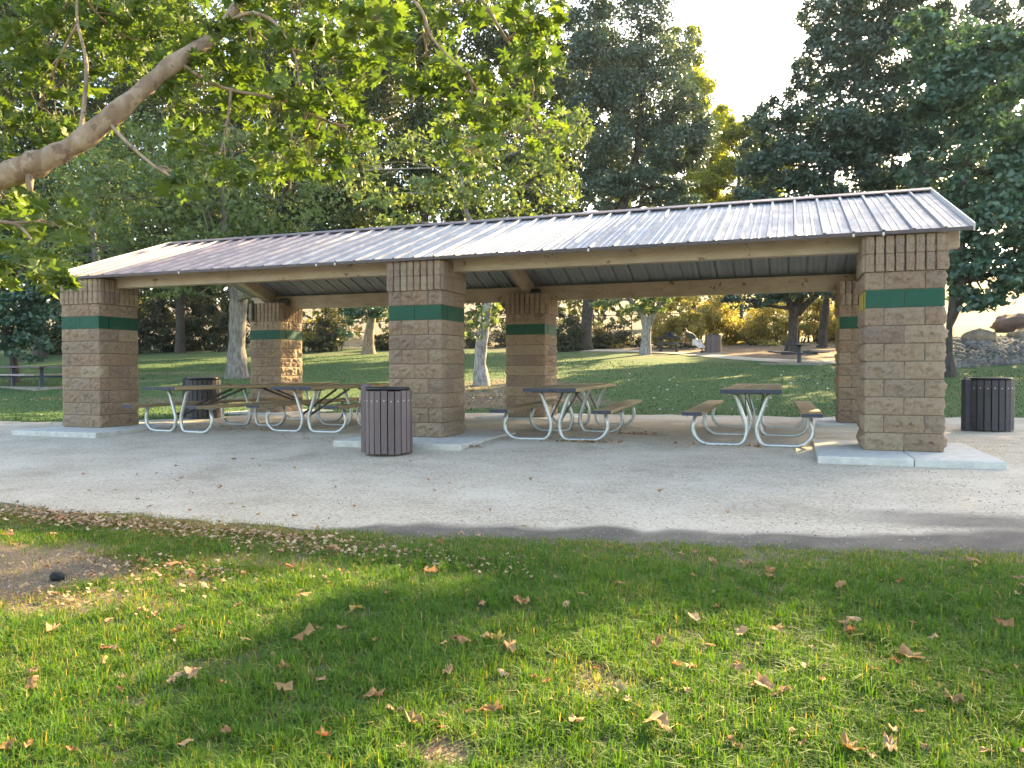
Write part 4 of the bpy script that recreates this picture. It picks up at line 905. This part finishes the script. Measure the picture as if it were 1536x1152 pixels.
# ------------------------------------------------------------------ the near sycamore whose bough hangs into the picture
bd = 4.6
tb = W(-620, 600, 4.9); tb[2] = float(gz(tb[0], tb[1]))
near = thing('sycamore_tree', 'near sycamore whose smooth tan bough hangs in at the upper left', 'tree', tuple(tb))
mb = MB()
tk = [tb-np.array([0, 0, .2]), tb+np.array([0, 0, .1]), W(-610, 500, 4.9), W(-595, 400, 4.85), W(-600, 250, 4.9), W(-640, 0, 5.0), W(-680, -300, 5.1), W(-700, -600, 5.2)]
def dens(P, R, k=5):
    a, r = [], []
    for i in range(len(P)-1):
        p0 = np.asarray(P[max(i-1, 0)]); p1 = np.asarray(P[i]); p2 = np.asarray(P[i+1]); p3 = np.asarray(P[min(i+2, len(P)-1)])
        for j in range(k):
            t = j/k; a.append(.5*((2*p1)+(-p0+p2)*t+(2*p0-5*p1+4*p2-p3)*t*t+(-p0+3*p1-3*p2+p3)*t**3)); r.append(R[i]*(1-t)+R[i+1]*t)
    a.append(np.asarray(P[-1])); r.append(R[-1]); return a, r
mb.tube(*dens(tk, [.34, .27, .22, .20, .19, .17, .13, .08]), 14, wob=.06)
BH = [W(-597, 480, 4.85), W(-420, 430, 4.7), W(-200, 362, 4.65), W(0, 268, bd), W(60, 243, bd), W(120, 212, 4.65), W(200, 147, 4.75), W(260, 95, 4.9), W(330, 48, 5.1), W(380, -40, 5.3), W(430, -150, 5.6)]
bp, br = dens(BH, [.11, .09, .080, .074, .071, .059, .054, .049, .043, .035, .024], 6)
br = [r*(1+.10*math.sin(i*1.7)+.08*math.sin(i*.63)) for i, r in enumerate(br)]
mb.tube(bp, br, 14, wob=.07)
mb.tube([bp[22], bp[22]+np.array([.03, -.03, -.12]), bp[22]+np.array([.05, -.04, -.16])], [.03, .02, .012], 8)    # stub on the bough
subs = [[W(330, 45, 5.1), W(370, 20, 5.0), W(410, 32, 4.9), W(440, 75, 4.8), W(450, 130, 4.8)], [W(260, 88, 4.9), W(330, 130, 5.0), W(420, 150, 5.1), W(520, 190, 5.3), W(600, 170, 5.6)],
        [W(-420, 345, 4.7), W(-150, 330, 4.3), W(0, 332, 4.2), W(40, 350, 4.2), W(60, 390, 4.2)], [W(380, -40, 5.3), W(520, -60, 5.0), W(620, 0, 4.6), W(650, 60, 4.5), W(700, 110, 4.5)],
        [W(520, -60, 5.0), W(680, -40, 5.0), W(760, 60, 5.0), W(800, 130, 5.0), W(780, 190, 5.0)], [W(120, 205, 4.65), W(130, 100, 4.8), W(115, 20, 5.0), W(125, -80, 5.2)], [W(430, -150, 5.6), W(500, -120, 4.4), W(560, -30, 3.8), W(570, 40, 3.7)]]
sp = []
for s_ in subs:
    a, r = dens(s_, list(np.linspace(.015, .005, len(s_))), 5); mb.tube(a, r, 8, wob=.1); sp += a[3:]
anchors = np.array(bp[14:]+sp)
NB = [(80, 60, 120, 90, 5.4), (60, 160, 110, 70, 5.3), (200, 60, 110, 80, 5.5), (300, 130, 90, 80, 5.2), (400, 60, 110, 80, 5.2), (420, 170, 90, 70, 5.2), (500, 90, 90, 80, 5.0), (330, 230, 80, 50, 4.9, .8), (280, 275, 40, 28, 4.4, .8), (460, 235, 70, 45, 5.2, .8), (520, 190, 50, 60, 5.1),
      (560, 30, 60, 55, 3.7), (60, 330, 80, 40, 4.4, .8), (40, 395, 70, 42, 4.1), (0, 300, 60, 60, 4.6), (80, 425, 30, 22, 4.0), (640, 80, 80, 70, 4.8), (720, 150, 85, 60, 4.8), (700, 225, 65, 45, 4.8, .8), (790, 110, 65, 70, 5.0), (800, 20, 60, 50, 4.8), (680, 10, 90, 50, 5.0), (820, 200, 35, 45, 5.2, .6),
      (250, -40, 300, 50, 5.6, .8), (600, -50, 250, 45, 5.2, .8), (-90, 200, 90, 200, 5.0, .8), (150, 20, 150, 60, 6.2), (420, 250, 60, 40, 5.6, .7), (150, -160, 300, 80, 5.8, .8), (600, -170, 300, 80, 5.4, .8), (450, 20, 120, 60, 5.8, .8)]
C, O, T, cl = blob_points(NB, .10, .85, .30, .8)
for (c, cc) in cl:
    j = np.argmin(np.linalg.norm(anchors-c, axis=1)); L = curve3(anchors[j], c, -.05, 6); mb.tube(L, list(np.linspace(.012, .005, 6)), 6, cap=False)
    for q in cc[:7]: mb.tube(curve3(L[int(rng.integers(2, 6))], q, rng.uniform(-.15, .3), 5), [.0045, .004, .003, .0025, .002], 5, cap=False)
mb.v = [(v[0]-tb[0], v[1]-tb[1], v[2]-tb[2]) for v in mb.v]
mb.build('trunk', MAT['bark_limb'], near, True)
szs = rng.uniform(.06, .15, len(C))
dz = (C-CAM) @ fw; pxs = 768+FOC*((C-CAM) @ rt)/dz; pys = 576-FOC*((C-CAM) @ up)/dz
show = np.where((pxs > 0) & (pxs < 1536) & (pys > 0), szs/dz, 0)
order = np.argsort(-show); big = order[:300]; rest = order[300:]
# every big leaf is a part
LV = []
def one_leaf(name, mat, curl, tint, droop):
    T0, F0 = SYCD; V = T0.copy(); V[:, 2] = V[:, 2]*curl-droop*V[:, 0]**2+.04*np.sin(V[:, 1]*9)*curl; F0 = list(F0)
    st = len(V); V = np.vstack([V, [(-.42, .012, 0), (-.42, -.012, 0), (-.85, 0, .10)]]); F0 = F0+[(st, st+1, st+2)]
    me = np_mesh(name, V, np.array(F0), mat, {'tint': ('FACE', np.full(len(F0), tint))}); return me
for i in range(16): LV.append(one_leaf('leaf', MAT['lf_near'], rng.uniform(.5, 1.3), [.1, .3, .4, .45, .5, .55, .6, .65, .7, .75, .8, .85, .2, .35, .92, 1.0][i], rng.uniform(0, .4)))
for j in big:
    z = Vector(rand_unit(1)[0]); z.z = abs(z.z)+.35; q = z.to_track_quat('Z', 'Y').to_euler()
    o = link('leaf', random.choice(LV[:14] if random.random() < .5 else LV[1:12]), near, tuple(C[j]-tb), (q.x, q.y, random.uniform(0, 6.28)), (szs[j],)*3)
tag(link('foliage', leaf_mesh('foliage', C[rest]-tb, szs[rest], SYCM, MAT['lf_near'], np.clip(T[rest]*.95, 0, 1), .6), near), kind='stuff')

# ------------------------------------------------------------------ grass
def blades(name, x, y, h, w, mat, tint, lean=.5, z0=-.004):
    N = len(x); a = rng.uniform(0, 2*PI, N); la = a+rng.normal(0, .5, N)+PI/2; ln = np.abs(rng.normal(0, lean, N))
    z = gz(x, y)+z0; B = np.stack([x, y, z], 1); wv = np.stack([np.cos(a), np.sin(a), 0*a], 1)*w[:, None]/2
    ld = np.stack([np.cos(la), np.sin(la), 0*a], 1)*(h*ln)[:, None]; upv = np.stack([0*a, 0*a, h], 1)
    V = np.stack([B-wv, B+wv, B+upv*.55+ld*.35-wv*.75, B+upv*.55+ld*.35+wv*.75, B+upv*(1-.35*np.minimum(ln, 1.2))[:, None]+ld], 1)
    F = (np.array([(0, 1, 3), (0, 3, 2), (2, 3, 4)])[None]+(np.arange(N)*5)[:, None, None]).reshape(-1, 3)
    return tag(link(name, np_mesh(name, V.reshape(-1, 3), F, mat, {'tint': ('FACE', np.repeat(np.clip(tint, 0, 1), 3))})), kind='stuff')
N = 370000
dd = 2.1+(6.6-2.1)*rng.random(N)**1.05; lat = rng.uniform(-1, 1, N)*(.70*dd+.7)
k6 = int(N*.14); dd[:k6] = rng.uniform(5.6, 8.6, k6); lat[:k6] = rng.uniform(-.78, -.15, k6)*dd[:k6]
gx_, gy_ = wedge(dd, lat)
edge = polyx(FE, gx_)+.22*(fbm(gx_*1.5, gx_*0, 21)-.5)+.16*(fbm(gx_*2.5, gx_*0, 52)-.34)+.07*rng.normal(size=N)
sv_ = soil_at(gx_, gy_); cl_ = .55*fbm(gx_*4, gy_*4, 61)+.45*fbm(gx_*17, gy_*17, 62)
leftk = 1-sstep(1.0, 3.6, gx_)
near_e = 1-sstep(.05, .9, edge-gy_)
keep = (gy_ < edge) & (rng.random(N) > sv_*.97) & (rng.random(N) < .42+1.1*sstep(.30, .58, cl_)) & (rng.random(N) > near_e*(.05+.16*leftk))
gx_, gy_, cl_, near_e, leftk, sv_ = (q[keep] for q in (gx_, gy_, cl_, near_e, leftk, sv_)); N = len(gx_)
big_ = fbm(gx_*1.1, gy_*1.1, 63)
tint = np.clip(rng.normal(.40, .16, N)+(big_-.5)*.5+near_e*(.16+.30*leftk)+leftk*.07+sv_*.3, 0, .97)
tint = np.where(rng.random(N) < .05+.12*near_e+.08*leftk, rng.uniform(.82, 1, N), tint)
h_ = (.030+.040*sstep(.3, .72, cl_)*rng.uniform(.3, 1.4, N)+.026*rng.random(N))*(1-.45*near_e)*(1-.2*leftk)
blades('lawn_grass', gx_, gy_, h_, rng.uniform(.003, .0065, N), MAT['grass'], tint, .95)
nt_ = 420; d2 = 2.2+3.2*rng.random(nt_); l2 = rng.uniform(-1, 1, nt_)*(.7*d2+.5); tx, ty = wedge(d2, l2); ok = (ty < polyx(FE, tx)-.5) & (soil_at(tx, ty) < .4); tx, ty = tx[ok], ty[ok]
tx = np.repeat(tx, 26); ty = np.repeat(ty, 26); N = len(tx); tx = tx+.022*rng.normal(size=N); ty = ty+.022*rng.normal(size=N)
blades('lawn_tufts', tx, ty, rng.uniform(.05, .10, N), rng.uniform(.004, .008, N), MAT['grass'], np.clip(rng.normal(.35, .15, N), 0, .8), .8)
# turf of the back lawn
N = 120000
dd = 13.5+34*rng.random(N)**1.35; lat = rng.uniform(-.85, .85, N)*dd; gx_, gy_ = wedge(dd, lat)
sv_ = soil_at(gx_, gy_)
keep = (gy_ > np.maximum(polyx(BE, gx_)+.25*(fbm(gx_*1.3, gx_*0, 53)-.5), 0)) & (rng.random(N) > sv_) & ~((gy_ > 18.4) & (gx_ > 8.2)) & (gy_ < 60) & ~((gy_ > pathy(gx_)) & (gx_ > -10) & (gx_ < 8.2)) & ~((gy_ > 23+(-gx_*.9).clip(0, 40)))
gx_, gy_, dd, sv_ = gx_[keep], gy_[keep], dd[keep], sv_[keep]; N = len(gx_)
blades('back_lawn_grass', gx_, gy_, rng.uniform(.018, .05, N), .006+dd*.0007, MAT['grass_back'], np.clip(rng.normal(.42, .2, N)+(fbm(gx_*.4, gy_*.4, 66)-.5)*.7+sv_*.3, 0, 1), .5)
# grass at the far left of the front path and right of it
# daisies on the back lawn
N = 70; dd = rng.uniform(15, 27, N); lat = rng.uniform(-.05, .55, N)*dd; sx_, sy_ = wedge(dd, lat); k = sy_ > polyx(BE, sx_)+.4; sx_, sy_ = sx_[k], sy_[k]; N = len(sx_)
V = np.stack([sx_, sy_, gz(sx_, sy_)+.06], 1)[:, None]+ico[None]*np.array([1, 1, .4])*rng.uniform(.015, .04, (N, 1, 1)); F = (icf[None]+(np.arange(N)*len(ico))[:, None, None]).reshape(-1, 3)
tag(link('clover_flowers', np_mesh('clover_flowers', V.reshape(-1, 3), F, MAT['white'])), kind='stuff')

# ------------------------------------------------------------------ fallen leaves
FL = []
for i in range(10):
    T0, F0 = SYCD; V = T0.copy(); ra = np.hypot(V[:, 0]+.05, V[:, 1]); k_ = np.where(ra > 0, (.36+.38*(ra-.36))/np.maximum(ra, .01), 1)*(1+.12*rng.normal(size=len(V))); V[:, 0] *= k_; V[:, 1] *= k_; c1, c2 = rng.uniform(-1.2, 1.2), rng.uniform(-1.2, 2.0)
    V[:, 2] = c2*V[:, 1]**2+c1*V[:, 0]*V[:, 1]+.12*np.sin(V[:, 0]*8+i)+.25*rng.random()*V[:, 0]**2; V[:, 1] *= rng.uniform(.4, .8); V[:, 0] += .3*V[:, 1]*rng.uniform(-1, 1); V[:, 2] += .10*rng.normal(size=len(V)); V[:, 2] -= V[:, 2].min()*.6
    FL.append(np_mesh('fallen_leaf', V, np.array(F0), MAT['fallen']))
def fallen(x, y, s_, label, group, lift=.02):
    o = link('fallen_leaf', random.choice(FL), None, (x, y, float(gz(x, y))+lift), (random.uniform(-.3, .3), random.uniform(-.3, .3), random.uniform(0, 6.28)), (s_, s_*random.uniform(.7, 1.2), s_*random.uniform(.4, .8)))
    tag(o, label, 'leaf', group)
o = link('fallen_leaf', FL[2], None, (-3.18, .55, .70), (.3, .2, 1.0), (.13,)*3); tag(o, 'orange dry leaf lying on the top of the long table', 'leaf')
LG = 'dry brown sycamore leaf lying in the front lawn grass'; LP = 'dry curled leaf lying loose on the gravel path'
spots = [(782, 918, 1.2), (692, 977, 1.1), (765, 987, 1.2), (745, 975, .9), (672, 1025, 1), (560, 1060, 1.1), (620, 1098, .9), (425, 1050, 1), (290, 1025, 1), (290, 1027, 1), (425, 1015, 1), (265, 1035, 1), (50, 1045, 1.1), (535, 928, 1), (645, 868, 1.1), (850, 922, 1), (985, 1110, 1.3), (1145, 1050, 1.2), (1172, 1057, 1.3),
         (1275, 945, 1.4), (1273, 965, 1.1), (1365, 1000, 1.4), (1430, 1068, 1.2), (1275, 1145, 1.2), (1335, 1140, 1.3), (1165, 958, 1), (1112, 965, .9), (1118, 855, 1.2), (1262, 892, 1.1), (1460, 852, 1), (1508, 952, 1.2), (1040, 942, 1), (985, 980, 1), (438, 863, 1.2), (455, 908, 1), (216, 852, 1.1), (262, 858, 1), (268, 960, 1), (80, 960, 1), (165, 988, 1), (458, 972, 1.2), (738, 1085, 1), (590, 1085, .8), (1037, 1018, .8), (1155, 868, 1), (500, 835, 1.3), (305, 890, .9), (1310, 1020, .9), (1105, 1020, .8), (930, 1050, .9)]
for (px, py, k) in spots:
    P, d = G(px, py); fallen(P[0], P[1], .105*k, LG, 'fallen leaves on the front lawn', .040)
n = 0
while n < 125:
    px = random.uniform(-40, 1560); py = random.uniform(775, 1150)
    if random.random() > (.9 if (px < 720 and py < 900) else .28): continue
    P, d = G(px, py)
    if P[1] > float(polyx(FE, P[0])): continue
    fallen(P[0], P[1], random.uniform(.045, .08), LG, 'fallen leaves on the front lawn', .034); n += 1
n = 0
while n < 46:
    px = random.uniform(0, 1100); py = random.uniform(680, 815)
    if random.random() > (1 if px < 700 else .35): continue
    P, d = G(px, py)
    if P[1] < float(polyx(FE, P[0]))+.02: continue
    fallen(P[0], P[1], random.uniform(.04, .075), LP, 'fallen leaves on the gravel', .02); n += 1
# leaf litter too fine to count: heaps under the tables, drifts under the trees
def litter(cx, cy, rx, ry, n, size, zoff=.014):
    if cy < -3.5: zoff, n = .026, n*2
    a = rng.normal(size=(n, 2))*.45; x = cx+a[:, 0]*rx; y = cy+a[:, 1]*ry
    return np.stack([x, y, gz(x, y)+zoff+.012*rng.random(n)], 1), rng.uniform(.6, 1.2, n)*size
parts = []
for (px, py, rx, ry, n, s_) in ((872, 664, .5, .18, 110, .06), (945, 652, .45, .25, 60, .06), (1140, 671, .2, .1, 14, .07), (700, 672, .35, .12, 40, .06), (860, 646, .8, .5, 50, .06), (1060, 668, .6, .2, 22, .06), (735, 600, 3, 2, 420, .08), (730, 585, 3, 3.5, 420, .09), (620, 605, 2.4, .8, 80, .07), (310, 605, 3.5, 1, 170, .08), (250, 640, 2.5, .5, 40, .06), (1150, 505, 5, 4, 700, .10), (1230, 505, 4, 3, 500, .10), (60, 600, 2, .6, 60, .08), (1020, 600, 5, 3.2, 60, .06), (260, 860, 1.0, .35, 260, .035), (480, 830, 1.2, .2, 200, .035), (150, 790, 1.4, .18, 260, .045), (60, 775, 1.4, .15, 200, .045), (380, 805, 1.2, .15, 180, .04), (100, 900, .9, .3, 90, .035), (730, 855, .7, .25, 60, .03), (480, 660, 1.5, .4, 30, .05), (350, 645, 1.5, .4, 30, .05)):
    P, d = G(px, py); parts.append(litter(P[0], P[1], rx, ry, n, s_))
C = np.concatenate([p[0] for p in parts]); S = np.concatenate([p[1] for p in parts])
tag(link('leaf_litter', leaf_mesh('leaf_litter', C, S, SYC, MAT['litter'], rng.random(len(C)), 1.6)), kind='stuff')
# a dark lump of burnt wood on the bare patch and an orange leaf on the left table
P, d = G(87, 872)
bm = bmesh.new(); bmesh.ops.create_icosphere(bm, subdivisions=2, radius=1)
for v in bm.verts: v.co *= .75+.5*float(fbm(np.array(v.co.x*2.2+5), np.array(v.co.y*2.2+v.co.z*3), 8)); v.co = Vector((v.co.x*.055, v.co.y*.04, max(v.co.z, -.6)*.032+.018))
me = bpy.data.meshes.new('dark_lump'); bm.to_mesh(me); bm.free(); me.materials.append(MAT['lump'])
tag(link('dark_lump', me, None, tuple(P)), 'small black lump on the bare dirt patch at lower left', 'lump')
